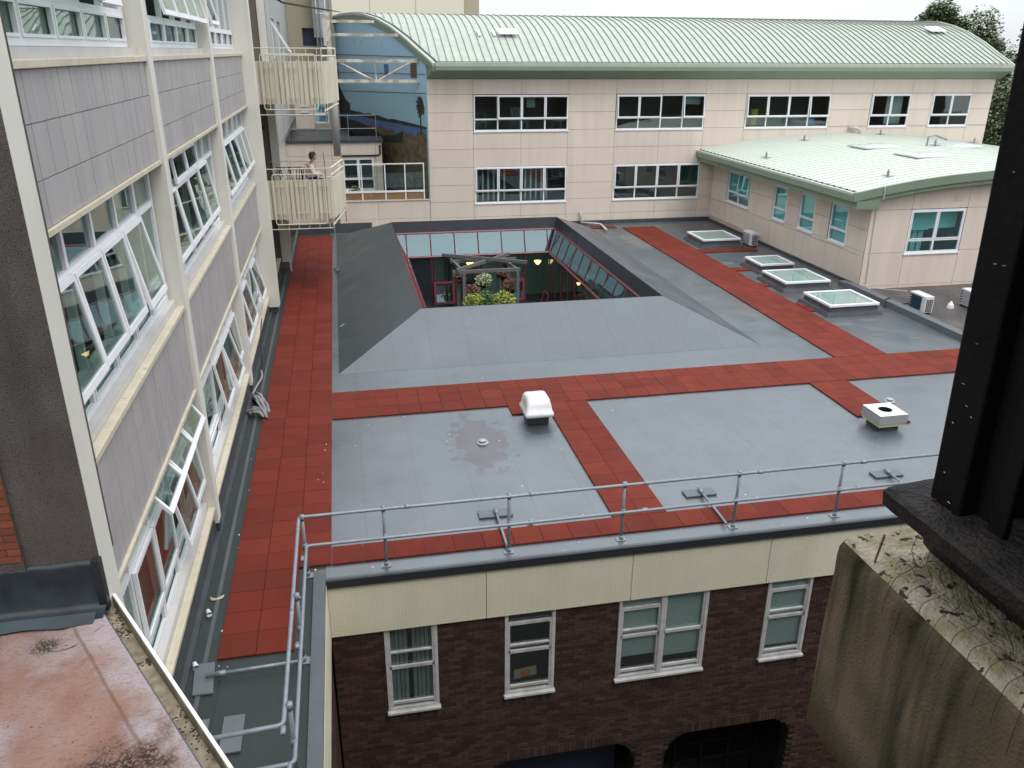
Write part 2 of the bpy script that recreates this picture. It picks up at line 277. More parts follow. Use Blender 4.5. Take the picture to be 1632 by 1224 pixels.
M['sea_paint'] = mat('painted_sea', (0.07, 0.12, 0.27), 0.6, (0.10, 0.16, 0.32), 2.5, 0.4)
M['bush_paint'] = mat('painted_bushes', (0.07, 0.062, 0.035), 0.7, (0.17, 0.13, 0.065), 3.6, 0.3, detail=10, speck=(0.2, 0.16, 0.10), speck_scale=11, speck_th=0.68)
M['dark_paint'] = mat('painted_dark_foliage', (0.018, 0.022, 0.022), 0.7, (0.03, 0.035, 0.022), 4, 0.4)
M['rust_board'] = mat('ochre_toe_board', (0.26, 0.15, 0.06), 0.8, (0.2, 0.12, 0.055), 3, 0.4, speck=(0.5, 0.45, 0.38), speck_scale=9, speck_th=0.68)
M['balc'] = mat('ivory_balcony_sheet', (0.70, 0.66, 0.52), 0.5, (0.64, 0.60, 0.47), 1, 0.5, streak=(0.42, 0.38, 0.28), streak_amt=0.25)
M['tower'] = mat('pale_cream_render', (0.66, 0.63, 0.50), 0.7, (0.62, 0.59, 0.47), 0.3, 0.5)
M['render_grey'] = mat('pale_grey_render', (0.42, 0.42, 0.40), 0.7, (0.37, 0.37, 0.35), 0.8, 0.5, streak=(0.3, 0.3, 0.28))
M['render_yellow'] = mat('yellow_cream_render', (0.40, 0.36, 0.25), 0.7, (0.36, 0.32, 0.22), 0.8, 0.5)
M['stair_shade'] = mat('stair_hall_shaded_cream', (0.17, 0.145, 0.12), 0.8, (0.14, 0.12, 0.10), 0.8, 0.5)  # cream wall browned, the shade of the stair hall put into its colour
M['truss'] = mat('peeling_cream_steel', (0.60, 0.57, 0.48), 0.6, (0.35, 0.30, 0.24), 2.6, 0.12)
M['leaf'] = mat('tree_leaves', (0.075, 0.10, 0.042), 0.6, (0.12, 0.15, 0.065), 1.1, 0.5, rand=0.35)
M['leaf_yellow'] = mat('yellow_shrub_leaves', (0.34, 0.36, 0.04), 0.6, (0.2, 0.28, 0.04), 9, 0.5, rand=0.3)
M['leaf_green'] = mat('green_shrub_leaves', (0.06, 0.14, 0.035), 0.6, (0.10, 0.18, 0.06), 9, 0.5, rand=0.3)
M['leaf_red'] = mat('russet_flowers', (0.22, 0.09, 0.055), 0.7, (0.14, 0.11, 0.05), 9, 0.5, rand=0.3)
M['leaf_white'] = mat('pale_variegated_leaves', (0.42, 0.48, 0.3), 0.6, (0.3, 0.38, 0.2), 9, 0.5, rand=0.2)
M['bark'] = mat('bark', (0.06, 0.045, 0.03), 0.9)
M['ground'] = mat('ground', (0.07, 0.075, 0.06), 0.9, (0.05, 0.055, 0.045), 0.2, 0.5)
M['court'] = mat('courtyard_paving', (0.10, 0.095, 0.09), 0.85, (0.07, 0.07, 0.065), 1, 0.5)
M['lamp'] = mat('lit_lamp_shade', (1.0, 0.8, 0.3), 0.6, emit=1.4)
M['skin'] = mat('skin', (0.45, 0.26, 0.19), 0.6)
M['hair'] = mat('brown_hair', (0.07, 0.05, 0.04), 0.7)
M['hoodie'] = mat('pale_pink_fabric', (0.75, 0.62, 0.6), 0.9, (0.68, 0.55, 0.54), 20, 0.5)
M['denim'] = mat('blue_denim', (0.055, 0.075, 0.16), 0.9, (0.04, 0.055, 0.12), 20, 0.5)
M['rope'] = mat('grey_rope', (0.30, 0.30, 0.31), 0.8, (0.2, 0.2, 0.21), 40, 0.5)
M['yellow'] = mat('yellow_plastic', (0.62, 0.50, 0.04), 0.5)
M['orange'] = mat('orange_print', (0.75, 0.20, 0.05), 0.6)
M['card'] = mat('buff_card', (0.5, 0.44, 0.3), 0.7)
M['blue'] = mat('blue_plastic', (0.06, 0.28, 0.62), 0.5)
M['navy'] = mat('navy_panel', (0.03, 0.04, 0.08), 0.6)
M['dropping'] = mat('white_droppings', (0.7, 0.7, 0.68), 0.8)
M['patch'] = mat('felt_patch', (0.09, 0.1, 0.105), 0.5, (0.12, 0.13, 0.135), 2, 0.5, bump=0.3)
M['trim'] = mat('dark_edge_trim', (0.020, 0.023, 0.027), 0.5)
M['lead'] = mat('lead_strip', (0.075, 0.086, 0.092), 0.4, (0.095, 0.106, 0.112), 4, 0.5)

# ------------------------------------------------------------------ mesh helpers
class MB:
    def __init__(s): s.v = []; s.f = []
    def box(s, x0, x1, y0, y1, z0, z1):
        n = len(s.v)
        s.v += [(x0, y0, z0), (x1, y0, z0), (x1, y1, z0), (x0, y1, z0), (x0, y0, z1), (x1, y0, z1), (x1, y1, z1), (x0, y1, z1)]
        s.f += [tuple(n + i for i in q) for q in ((3, 2, 1, 0), (4, 5, 6, 7), (0, 1, 5, 4), (1, 2, 6, 5), (2, 3, 7, 6), (3, 0, 4, 7))]
        return s
    def obox(s, o, a, b, c):     # origin corner + three edge vectors
        o, a, b, c = map(Vector, (o, a, b, c)); n = len(s.v)
        if a.cross(b).dot(c) < 0: a, b = b, a
        s.v += [tuple(p) for p in (o, o + a, o + a + b, o + b, o + c, o + a + c, o + a + b + c, o + b + c)]
        s.f += [tuple(n + i for i in q) for q in ((3, 2, 1, 0), (4, 5, 6, 7), (0, 1, 5, 4), (1, 2, 6, 5), (2, 3, 7, 6), (3, 0, 4, 7))]
        return s
    def poly(s, pts):
        n = len(s.v); s.v += [tuple(p) for p in pts]; s.f.append(tuple(range(n, n + len(pts)))); return s
    def loft(s, rings, close=True, cap=True):
        n = len(s.v); k = len(rings[0])
        for r in rings: s.v += [tuple(p) for p in r]
        for i in range(len(rings) - 1):
            for j in range(k if close else k - 1):
                a = n + i * k + j; b = n + i * k + (j + 1) % k
                s.f.append((a, b, b + k, a + k))
        if cap and close:
            s.f.append(tuple(n + j for j in reversed(range(k)))); s.f.append(tuple(n + (len(rings) - 1) * k + j for j in range(k)))
        return s
    def tube(s, pts, r, n=8, cap=True):
        pts = [Vector(p) for p in pts]; rings = []; up = None
        for i, p in enumerate(pts):
            d = (pts[min(i + 1, len(pts) - 1)] - pts[max(i - 1, 0)]).normalized()
            if up is None: up = Vector((0, 0, 1)) if abs(d.z) < 0.9 else Vector((1, 0, 0))
            a = d.cross(up).normalized(); b = a.cross(d).normalized(); up = b
            rr = r[i] if isinstance(r, (list, tuple)) else r
            rings.append([p + a * rr * math.cos(2 * PI * k / n) + b * rr * math.sin(2 * PI * k / n) for k in range(n)])
        return s.loft(rings, True, cap)
    def build(s, name, m, parent=None, smooth=False):
        me = bpy.data.meshes.new(name); me.from_pydata(s.v, [], s.f); me.validate()
        bm = bmesh.new(); bm.from_mesh(me); bmesh.ops.recalc_face_normals(bm, faces=bm.faces); bm.to_mesh(me); bm.free()
        me.materials.append(M[m] if isinstance(m, str) else m)
        if smooth:
            for p in me.polygons: p.use_smooth = True
        o = bpy.data.objects.new(name, me); COL.objects.link(o)
        if parent is not None: o.parent = parent
        return o
def arcpts(pts, rad, seg=4):   # round the corners of a polyline
    out = [Vector(pts[0])]
    for i in range(1, len(pts) - 1):
        p, a, b = Vector(pts[i]), Vector(pts[i - 1]), Vector(pts[i + 1])
        da = (a - p).normalized() * rad; db = (b - p).normalized() * rad
        for k in range(seg + 1):
            t = k / seg; out.append((p + da) * (1 - t) ** 2 + p * 2 * t * (1 - t) + (p + db) * t ** 2)
    out.append(Vector(pts[-1])); return out
def thing(name, label, cat, group=None, kind=None):
    o = bpy.data.objects.new(name, None); COL.objects.link(o); o.empty_display_size = 0.2
    if label: o['label'] = label
    if cat: o['category'] = cat
    if group: o['group'] = group
    if kind: o['kind'] = kind
    return o
def tag(o, label=None, cat=None, group=None, kind=None):
    for k, v in (('label', label), ('category', cat), ('group', group), ('kind', kind)):
        if v: o[k] = v
    return o
def inst(name, me, parent, loc=(0, 0, 0), rot=(0, 0, 0)):
    o = bpy.data.objects.new(name, me); COL.objects.link(o); o.location = loc; o.rotation_euler = rot
    if parent is not None: o.parent = parent
    return o
def bevel(o, w=0.01, seg=2):
    md = o.modifiers.new('bevel', 'BEVEL'); md.width = w; md.segments = seg; md.limit_method = 'ANGLE'; return o

V = Vector
def window(parent, O, U, N, w, h, lights, rows, frame='white', gl='glass', depth=0.07, fr=0.055, sash=0.045, sill=0.05, openings=None,
           sill_mat=None, sash_rows=None, sillw=0.05):
    """O lower-left corner on the wall face; U along the width; N outward. lights: widths fractions; rows: list of heights from bottom (fractions)."""
    O, U, N = V(O), V(U).normalized(), V(N).normalized(); Z = V((0, 0, 1))
    f = MB()
    def bar(u0, u1, z0, z1, d0=-depth, d1=0.0):
        f.obox(O + U * u0 + Z * z0 + N * d0, U * (u1 - u0), Z * (z1 - z0), N * (d1 - d0))
    us = [0.0]
    for l in lights: us.append(us[-1] + l * w)
    zs = [0.0]
    for r in rows: zs.append(zs[-1] + r * h)
    bar(0, w, 0, fr); bar(0, w, h - fr, h); bar(0, fr, fr, h - fr); bar(w - fr, w, fr, h - fr)
    for u in us[1:-1]: bar(u - fr / 2, u + fr / 2, fr, h - fr)
    for z in zs[1:-1]:
        for i in range(len(us) - 1):
            a = us[i] + (fr if i == 0 else fr / 2); b = us[i + 1] - (fr if i == len(us) - 2 else fr / 2)
            bar(a, b, z - fr / 2, z + fr / 2)
    fo = f.build('window', frame, parent)
    if sill:
        s = MB(); s.obox(O - U * 0.03 - Z * sill + N * (-depth), U * (w + 0.06), Z * (sill - 0.002), N * (depth + sillw)); s.build('sill', sill_mat or frame, fo)
    for j in range(len(zs) - 1):
        for i in range(len(us) - 1):
            a = us[i] + (fr if i == 0 else fr / 2); b = us[i + 1] - (fr if i == len(us) - 2 else fr / 2)
            c = zs[j] + (fr if j == 0 else fr / 2); d = zs[j + 1] - (fr if j == len(zs) - 2 else fr / 2)
            ang = (openings or {}).get((i, j), None)
            if ang is None:
                g = MB(); g.obox(O + U * a + Z * c - N * (depth * 0.62), U * (b - a), Z * (d - c), N * 0.008); g.build('pane', gl, fo)
                if sash_rows and j in sash_rows:
                    q = MB(); k = 0.03
                    for (x0, x1, y0, y1) in ((a, b, c, c + k), (a, b, d - k, d), (a, a + k, c + k, d - k), (b - k, b, c + k, d - k)):
                        q.obox(O + U * x0 + Z * y0 - N * 0.03, U * (x1 - x0), Z * (y1 - y0), N * 0.045)
                    q.build('sash', frame, fo)
            else:   # top-hung casement swung outwards by ang degrees
                t = math.radians(ang); D = -Z * math.cos(t) + N * math.sin(t); T = N * math.cos(t) + Z * math.sin(t)
                P0 = O + U * (a - 0.02) + Z * (d + 0.02) + N * 0.006; W = b - a + 0.04; Hh = d - c + 0.04; k = sash
                q = MB()
                for (x0, x1, y0, y1) in ((0, W, 0, k), (0, W, Hh - k * 1.4, Hh), (0, k, k, Hh - k * 1.4), (W - k, W, k, Hh - k * 1.4)):
                    q.obox(P0 + U * x0 + D * y0, U * (x1 - x0), D * (y1 - y0), T * 0.045)
                co = q.build('casement', frame, parent)
                g = MB(); g.obox(P0 + U * k + D * k + T * 0.018, U * (W - 2 * k), D * (Hh - 2.4 * k), T * 0.008); g.build('pane', gl, co)
    return fo

def clad(parent, axis, fixed, us, zs, holes, th=0.03, gap=0.012, m='clad', name='panel', sgn=-1):
    """cladding panels on plane axis='y' (panels span x,z at y=fixed) or 'x'."""
    for i in range(len(us) - 1):
        for j in range(len(zs) - 1):
            rects = [(us[i], us[i + 1], zs[j], zs[j + 1])]
            for (a, b, c, d) in holes:
                nr = []
                for (x0, x1, z0, z1) in rects:
                    if b <= x0 + 1e-4 or a >= x1 - 1e-4 or d <= z0 + 1e-4 or c >= z1 - 1e-4: nr.append((x0, x1, z0, z1)); continue
                    if c > z0: nr.append((x0, x1, z0, c))
                    if d < z1: nr.append((x0, x1, d, z1))
                    lo, hi = max(c, z0), min(d, z1)
                    if a > x0: nr.append((x0, a, lo, hi))
                    if b < x1: nr.append((b, x1, lo, hi))
                rects = nr
            for (x0, x1, z0, z1) in rects:
                if x1 - x0 < 0.05 or z1 - z0 < 0.04: continue
                g = gap / 2; b = MB(); t = th + random.uniform(-0.002, 0.002)
                lo, hi = (fixed, fixed + t) if sgn > 0 else (fixed - t, fixed)
                if axis == 'y': b.box(x0 + g, x1 - g, lo, hi, z0 + g, z1 - g)
                else: b.box(lo, hi, x0 + g, x1 - g, z0 + g, z1 - g)
                b.build(name, m, parent)
def wall_holes(mb, axis, c0, c1, u0, u1, z0, z1, holes):
    """solid wall with rectangular openings, butted boxes, c0..c1 thickness range"""
    us = sorted(set([u0, u1] + [h[0] for h in holes] + [h[1] for h in holes]))
    zs = sorted(set([z0, z1] + [h[2] for h in holes] + [h[3] for h in holes]))
    for i in range(len(us) - 1):
        j = 0
        while j < len(zs) - 1:
            def solid(jj): 
                um, zm = (us[i] + us[i + 1]) / 2, (zs[jj] + zs[jj + 1]) / 2
                return u0 <= um <= u1 and z0 <= zm <= z1 and not any(h[0] < um < h[1] and h[2] < zm < h[3] for h in holes)
            if not solid(j): j += 1; continue
            k = j
            while k + 1 < len(zs) - 1 and solid(k + 1): k += 1
            if axis == 'y': mb.box(us[i], us[i + 1], c0, c1, zs[j], zs[k + 1])
            else: mb.box(c0, c1, us[i], us[i + 1], zs[j], zs[k + 1])
            j = k + 1

# ------------------------------------------------------------------ ground and main roof
tag(MB().box(-400, 600, -200, 900, -8.5, -8.0).build('ground', 'ground'), kind='structure')
AX0, AX1, AY0, AY1, AZ = 1.94, 9.22, 22.35, 35.15, 1.0      # rim of the roof well
BX0, BX1, BY0, BY1 = -0.44, 11.5, 20.17, 37.5                # foot of the slopes
roof = MB()
def flat(x0, x1, y0, y1, z=0.0): roof.poly([(x0, y0, z), (x1, y0, z), (x1, y1, z), (x0, y1, z)])
flat(-0.70, 17.45, 11.2, AY0 - 1); flat(-0.40, AX0 - 1, AY0 - 1, AY1 + 1); roof.poly([(-.7, AY0 - 1, 0), (-.4, AY0 - 1, 0), (-.4, AY1 + 1, 0), (-.7, AY1 + 1, 0)]); flat(AX1 + 1, 17.45, AY0 - 1, AY1 + 1)
flat(-0.70, 18.02, AY1 + 1, 38.42); flat(17.45, 18.02, 25.3, AY1 + 1)
mr_ = tag(roof.build('main_roof', 'felt'), kind='structure')
MB().box(-2.62, -0.70, 2.0, 38.42, -.3, 0.0).build('left_felt', 'felt_left', mr_)
k = MB()   # kerbs of the roof edge and upstands at the walls
k.box(-0.885, -0.70, 2.0, 11.38, 0.002, 0.06)
k.box(-0.70, 17.4, 11.14, 11.2, -0.06, 0.012)
k.build('roof_kerb', 'lead', mr_)
k = MB()
k.box(-2.62, -2.56, 7.2, 31.7, 0.003, 0.28); k.box(-2.56, -2.48, 7.2, 31.7, 0.003, 0.05)
k.box(-2.2, -2.1, 31.8, 38.3, 0.003, 0.25)
k.box(9.7, 18.0, 38.28, 38.4, 0.003, 0.16); k.box(17.9, 18.0, 25.6, 38.2, 0.003, 0.10); k.box(-2.5, 1.2, 38.2, 38.4, 0.003, 0.42)
k.build('wall_upstand', 'felt_dark', mr_)
MB().box(-2.34, -2.28, 7.2, 31.0, 0.003, 0.012).build('felt_strip', 'lead', mr_)
MB().box(-0.70, 17.4, 11.085, 11.138, -0.125, 0.018).build('edge_trim', 'trim', mr_)
for (x, y, a, b) in ((12.95, 20.9, .55, .33), (15.7, 20.95, .6, .35), (15.3, 20.45, .3, .16), (16.35, 20.0, .4, .2), (15.0, 21.6, .7, .35), (16.0, 21.85, .5, .3), (13.9, 21.0, .25, .12), (14.7, 19.9, .3, .1), (14.9, 29.6, .5, .5)):
    t = random.uniform(-0.2, 0.2); c, s_ = math.cos(t), math.sin(t)
    pts = [(x + (u * c - v_ * s_), y + (u * s_ + v_ * c), 0.004) for u, v_ in ((-a / 2, -b / 2), (a / 2, -b / 2), (a / 2, b / 2), (-a / 2, b / 2))]
    top = pts; MB().loft([[(p[0], p[1], 0.0005) for p in pts], pts]).build('felt_patch', 'patch', mr_)
# drains
def drain(x, y, label):
    d = thing('roof_drain', label, 'drain', 'roof drains')
    MB().loft([[(x + r * math.cos(a * PI / 10), y + r * math.sin(a * PI / 10), z) for a in range(20)] for r, z in ((0.13, 0.002), (0.13, 0.02), (0.10, 0.03), (0.07, 0.03))]).build('flange', 'metal_box', d)
    for k in range(12):
        a = k * PI / 6; MB().obox((x + 0.075 * math.cos(a) - 0.006, y + 0.075 * math.sin(a) - 0.006, 0.03), (0.012, 0, 0), (0, 0.012, 0), (0, 0, 0.035)).build('fin', 'white_dirty', d)
    MB().loft([[(x + r * math.cos(a * PI / 8), y + r * math.sin(a * PI / 8), z) for a in range(16)] for r, z in ((0.085, 0.065), (0.085, 0.075), (0.04, 0.09))]).build('cap', 'metal_box', d)
drain(2.56, 15.52, 'round metal roof drain in the middle of the brownish puddle stain')
drain(12.62, 15.9, 'round metal roof drain just behind the square fan box')

# slopes of the roof well
sl = thing('roof_well', 'sunken glazed courtyard with sloping grey felt sides and burgundy window frames', 'light well')
def slope(a, b, c, d, m='felt_slope'):
    n = V(V(b) - V(a)).cross(V(d) - V(a)).normalized()
    MB().loft([[V(p) - V((0, 0, 0.12)) for p in (a, b, c, d)], [V(p) for p in (a, b, c, d)]]).build('slope', m, sl)
e = 0.002
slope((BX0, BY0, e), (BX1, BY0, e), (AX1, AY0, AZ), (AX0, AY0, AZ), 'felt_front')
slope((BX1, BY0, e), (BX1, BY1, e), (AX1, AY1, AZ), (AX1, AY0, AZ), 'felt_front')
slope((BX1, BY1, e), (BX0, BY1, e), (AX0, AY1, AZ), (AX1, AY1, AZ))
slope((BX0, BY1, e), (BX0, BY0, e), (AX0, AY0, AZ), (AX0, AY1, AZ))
TX0, TX1, TY0, TY1, TZ = 2.07, 9.12, 22.48, 35.05, 0.5
UX0, UX1, UY0, UY1, UZ = 2.5, 8.78, 22.9, 34.65, -0.45
def ring(x0, x1, y0, y1, z): return [(x0, y0, z), (x1, y0, z), (x1, y1, z), (x0, y1, z)]
bm_ = MB(); n = 0
for a, b in ((ring(AX0, AX1, AY0, AY1, AZ + 0.01), ring(TX0, TX1, TY0, TY1, TZ)),):
    for i in range(4): bm_.loft([[a[i], a[(i + 1) % 4], V(a[(i + 1) % 4]) + V((0, 0, -0.03)), V(a[i]) + V((0, 0, -0.03))], [b[i], b[(i + 1) % 4], V(b[(i + 1) % 4]) + V((0, 0, -0.03)), V(b[i]) + V((0, 0, -0.03))]])
bm_.build('inner_band', 'band', sl)
T = ring(TX0, TX1, TY0, TY1, TZ); Uu = ring(UX0, UX1, UY0, UY1, UZ); FZ = -3.1
fr = MB()
for i in range(4):
    a, b = V(T[i]), V(T[(i + 1) % 4]); c, d = V(Uu[i]), V(Uu[(i + 1) % 4])
    fr.tube([a, b], 0.05, 4); fr.tube([c, d], 0.055, 4); fr.tube([c + V((0, 0, -2.55)), d + V((0, 0, -2.55))], 0.06, 4)
    # glazing divisions
    ln = (b - a).length; k = max(1, round(ln / 1.04))
    dn = (d - c).length
    dirv = (b - a).normalized()
    def on(p0, p1, s): return p0 + (p1 - p0) * s
    mull = []
    off = 0.44 if i in (0, 2) else 0.55
    s = off
    while s < ln - 0.05: mull.append(s); s += 1.04
    if i == 2: mull = [ln - q for q in mull]; mull.sort()
    prev_t = 0.0
    tops = []
    for q in mull:
        tp = a + dirv * q
        # point below with the same coordinate along the side
        along = (tp - c).dot(dirv); along = min(max(along, 0), dn)
        lo = c + dirv * along
        fr.tube([tp, lo], 0.028, 4)
        tops.append((tp, lo))
        if 0.1 < along < dn - 0.1: fr.tube([lo, lo + V((0, 0, -2.55))], 0.032, 4)
    seq = [(a, c)] + tops + [(b, d)]
    for (p, q), (p2, q2) in zip(seq, seq[1:]):
        if (p2 - p).length < 0.08: continue
        MB().poly([p, p2, q2, q]).build('sloping_pane', 'glass_slope', sl)
        if (q2 - q).length > 0.1:
            MB().poly([q, q2, q2 + V((0, 0, -2.55)), q + V((0, 0, -2.55))]).build('pane', 'glass_dark', sl)
fr.build('glazing_frame', 'burg', sl)
inn = MB()   # corridors round the courtyard
inn.box(-0.4, 11.4, 20.3, 37.4, FZ - 0.2, FZ - 0.02)
inn.build('courtyard_floor', 'court', sl)
inn = MB()
inn.box(-0.4, 11.4, 37.3, 37.4, FZ, -0.2); inn.box(11.3, 11.4, 20.3, 37.3, FZ, -0.2); inn.box(-0.4, -0.3, 20.3, 37.3, FZ, -0.2); inn.box(-0.4, 11.4, 20.2, 20.3, FZ, -0.2)
inn.box(4.6, 4.7, 34.8, 37.3, FZ, -0.2); inn.box(9.0, 11.3, 29.5, 29.6, FZ, -0.2)
inn.build('corridor_wall', 'room_green', sl)
inn = MB(); inn.box(5.2, 6.2, 37.24, 37.29, FZ, -1.0); inn.box(2.9, 3.9, 37.24, 37.29, FZ, -1.0); inn.build('corridor_door', 'navy', sl)
MB().box(7.15, 7.6, 37.25, 37.29, -2.0, -1.5).build('notice_board', 'black', sl)
for (x, y, z, wd) in ((8.5, 35.6, -1.05, .17), (9.6, 32.6, -1.35, .1), (9.6, 27.6, -1.35, .1), (5.55, 36.8, -1.3, .18)):
    lp = thing('wall_lamp', {8.5: 'glowing yellow bowl lamp seen through the far right courtyard pane', 9.6: 'small lit lamp behind the right courtyard glazing, ' + ('nearer the far corner' if y > 30 else 'the one nearer the viewer'), 5.55: 'lit lamp behind the timber pergola in the corridor'}[x], 'lamp', 'corridor lamps')
    MB().loft([[(x + r * math.cos(a * PI / 6), y + r * math.sin(a * PI / 6), zz) for a in range(12)] for r, zz in ((wd * 0.35, z - wd), (wd * 0.8, z - wd * 0.4), (wd, z))]).build('lamp_shade', 'lamp', lp)
    MB().tube([(x, y, z - wd), (x, y, z - wd - 0.08)], 0.02, 6).build('bracket', 'black', lp)
# open hopper windows of the courtyard
for (x0, x1, lab) in ((3.6, 4.5, 'left'), (6.72, 7.65, 'right')):
    t = math.radians(14); O = V((x0, 34.6, -1.55)); D = V((0, -math.sin(t), -math.cos(t))); T_ = V((0, -math.cos(t), math.sin(t))); W = x1 - x0; Hh = 0.98
    q = MB()
    for (a, b, c, d) in ((0, W, 0, .09), (0, W, Hh - .09, Hh), (0, .09, .09, Hh - .09), (W - .09, W, .09, Hh - .09)):
        q.obox(O + V((a, 0, 0)) + D * c, V((b - a, 0, 0)), D * (d - c), T_ * 0.06)
    co = q.build('hopper_window', 'burg', sl)
    g = MB(); g.obox(O + V((.09, 0, 0)) + D * .09 + T_ * .02, V((W - .18, 0, 0)), D * (Hh - .18), T_ * 0.01); g.build('pane', 'glass_bright', co)
q = MB()
for z0 in (0,): 
    O = V((8.45, 33.2, -2.0)); 
    q.tube([O, O + V((-.35, 0, -1)), O + V((-.35, .7, -1)), O + V((0, .7, 0)), O], 0.04, 4)
q.build('hopper_window', 'burg', sl)

# pergola and planting in the courtyard
pg = thing('pergola', 'grey weathered timber pergola with crossed top beams standing in the courtyard', 'pergola')
PZ = -0.42; px0, px1, py0, py1 = 4.5, 6.7, 31.5, 33.3
for (x, y) in ((px0, py0), (px1, py0), (px0, py1), (px1, py1)): MB().box(x - .06, x + .06, y - .06, y + .06, FZ, PZ).build('post', 'wood', pg)
for (a, b, dz) in (((px0 - .45, py0, 0), (px1 + .1, py0, 0), 0), ((px0 - .3, py1, 0), (px1 + .3, py1, 0), 0), ((px0 - .3, py0 - .1, 0), (px1 + .1, py1 + .5, 0), .1), ((px0 - .6, py1 + .4, 0), (px1 + .45, py0 + .3, 0), .2), ((px0, py0, 0), (px0 - .25, py1 + .4, 0), -.02), ((px1, py0, 0), (px1 - .4, py1 + .6, 0), -.02)):
    a, b = V(a), V(b); d = (b - a).normalized(); nrm = V((-d.y, d.x, 0)) * 0.09
    MB().obox(a + V((0, 0, PZ + dz)) - nrm / 2, b - a, nrm, V((0, 0, .13))).build('beam', 'wood', pg)
def foliage(c, rad, n, m, name, parent, leaf=0.05, seed=1):
    rnd = random.Random(seed); b = MB()
    for _ in range(n):
        while True:
            p = V((rnd.uniform(-1, 1), rnd.uniform(-1, 1), rnd.uniform(-1, 1)))
            if 0.35 < p.length < 1: break
        q = V((c[0] + p.x * rad[0], c[1] + p.y * rad[1], c[2] + p.z * rad[2]))
        a = V((rnd.uniform(-1, 1), rnd.uniform(-1, 1), rnd.uniform(-.6, .6))).normalized() * leaf * rnd.uniform(.6, 1.5)
        bb = a.cross(V((rnd.uniform(-1, 1), rnd.uniform(-1, 1), 1))).normalized() * leaf * 0.55
        b.poly([q - a, q - bb, q + a, q + bb])
    return b.build(name, m, parent)
for i, (x, y, z, r, m, mm, lab, cat, hang) in enumerate((
        (4.75, 30.6, -1.35, .42, 'leaf_yellow', 'black', 'yellow green shrub at the left front post of the pergola', 'shrub', 0),
        (5.95, 30.6, -1.35, .5, 'leaf_yellow', 'black', 'yellow green shrub at the right front of the pergola', 'shrub', 0),
        (5.3, 31.0, -1.35, .38, 'leaf_green', 'black', 'low green plant between the two yellow shrubs', 'plant', 0),
        (5.45, 32.3, -.95, .36, 'leaf_white', 'black', 'pale variegated plant in the hanging basket inside the pergola', 'hanging basket', 1),
        (4.9, 32.0, -1.3, .36, 'leaf_red', 'black', 'russet trailing basket at the left of the pergola', 'hanging basket', 1),
        (6.45, 31.9, -1.15, .36, 'leaf_red', 'black', 'brownish trailing basket by the right pergola post', 'hanging basket', 1),
        (4.55, 33.0, -.95, .26, 'leaf_red', 'black', 'small withered basket high at the back left of the pergola', 'hanging basket', 1),
        (6.35, 33.0, -.9, .3, 'leaf_red', 'black', 'small withered basket high at the back right of the pergola', 'hanging basket', 1))):
    t = thing('hanging_basket' if hang else 'shrub', lab, cat)
    foliage((x, y, z), (r, r, r * .8), 420, m, 'leaves', t, 0.055, 20 + i)
    if hang:
        MB().loft([[(x + q_ * r * math.cos(a * PI / 6), y + q_ * r * math.sin(a * PI / 6), z - zz * r) for a in range(12)] for q_, zz in ((.2, .95), (.55, .7), (.7, .2))]).build('basket', 'black', t)
        MB().tube([(x, y, z), (x, y, PZ)], 0.01, 4).build('chain', 'wire', t)
    else:
        MB().loft([[(x + q_ * math.cos(a * PI / 6), y + q_ * math.sin(a * PI / 6), zz) for a in range(12)] for q_, zz in ((.25, FZ), (.3, FZ + .4))]).build('planter', 'black', t)
        MB().tube([(x, y, FZ + .3), (x, y, z)], [.04, .02], 5).build('stem', 'bark', t)

# ------------------------------------------------------------------ red rubber walkways
tile_me = MB().box(-.247, .247, -.247, .247, 0, .03).build('t', 'rubber'); tm = tile_me.data; bpy.data.objects.remove(tile_me)
def walkway(cells):
    w_ = thing('walkway', None, None, kind='structure')
    for (x, y, sx, sy) in cells:
        o = inst('rubber_tile', tm, w_, (x, y, 0.0045 + random.uniform(0, .003)), (random.uniform(-.002, .002), random.uniform(-.002, .002), random.uniform(-.004, .004)))
        o.scale = (sx / .5 * random.uniform(.994, 1), sy / .5 * random.uniform(.994, 1), 1)
W_ = 0.513
cells = [(-2.15 + W_ * (i + .5), 9.55 + .5 * (j + .5), W_, .5) for j in range(56) for i in range(3) if j > 3 or i < 2]; walkway(cells)
nx = 35
cells = [(-0.605 + .51 * (i + .5), 17.3 + .523 * (j + .5), .51, .523) for i in range(nx) for j in range(3)]
cells += [(3.47 + .255, 17.04, .51, .51), (3.98 + .255, 17.04, .51, .51)]
walkway(cells)
cells = [(4.37 + .51 * (i + .5), 12.05 + .525 * (j + .5), .51, .525) for j in range(10) for i in range(2)]
cells += [(-0.605 + .51 * (i + .5), 11.53 + .26, .51, .515) for i in range(35)]
walkway(cells)
cells = [(13.0 + .53 * (i + .5), 18.88 + .505 * (j + .5), .53, .505) for j in range(36) for i in range(3)]
cells += [(9.9 + .51 * i, 37.3, .5, .5) for i in range(6)]
cells += [(14.85, 23.2, .45, .45), (14.85, 23.7, .45, .45), (14.85, 26.25, .5, .5), (14.85, 28.55, .5, .5), (15.35, 28.55, .5, .5)]
cells += [(14.85 + .51 * i, 31.7, .5, .62) for i in range(5)]
walkway(cells)
walkway([(11.3 + .515 * (i + .5), 17.28 - .52 * (j + .5), .515, .52) for j in range(4) for i in range(2)] + [(12.33 - .26 + .0, 14.95, .515, .5), (12.33 + .1, 14.72, .3, .3)][:1])

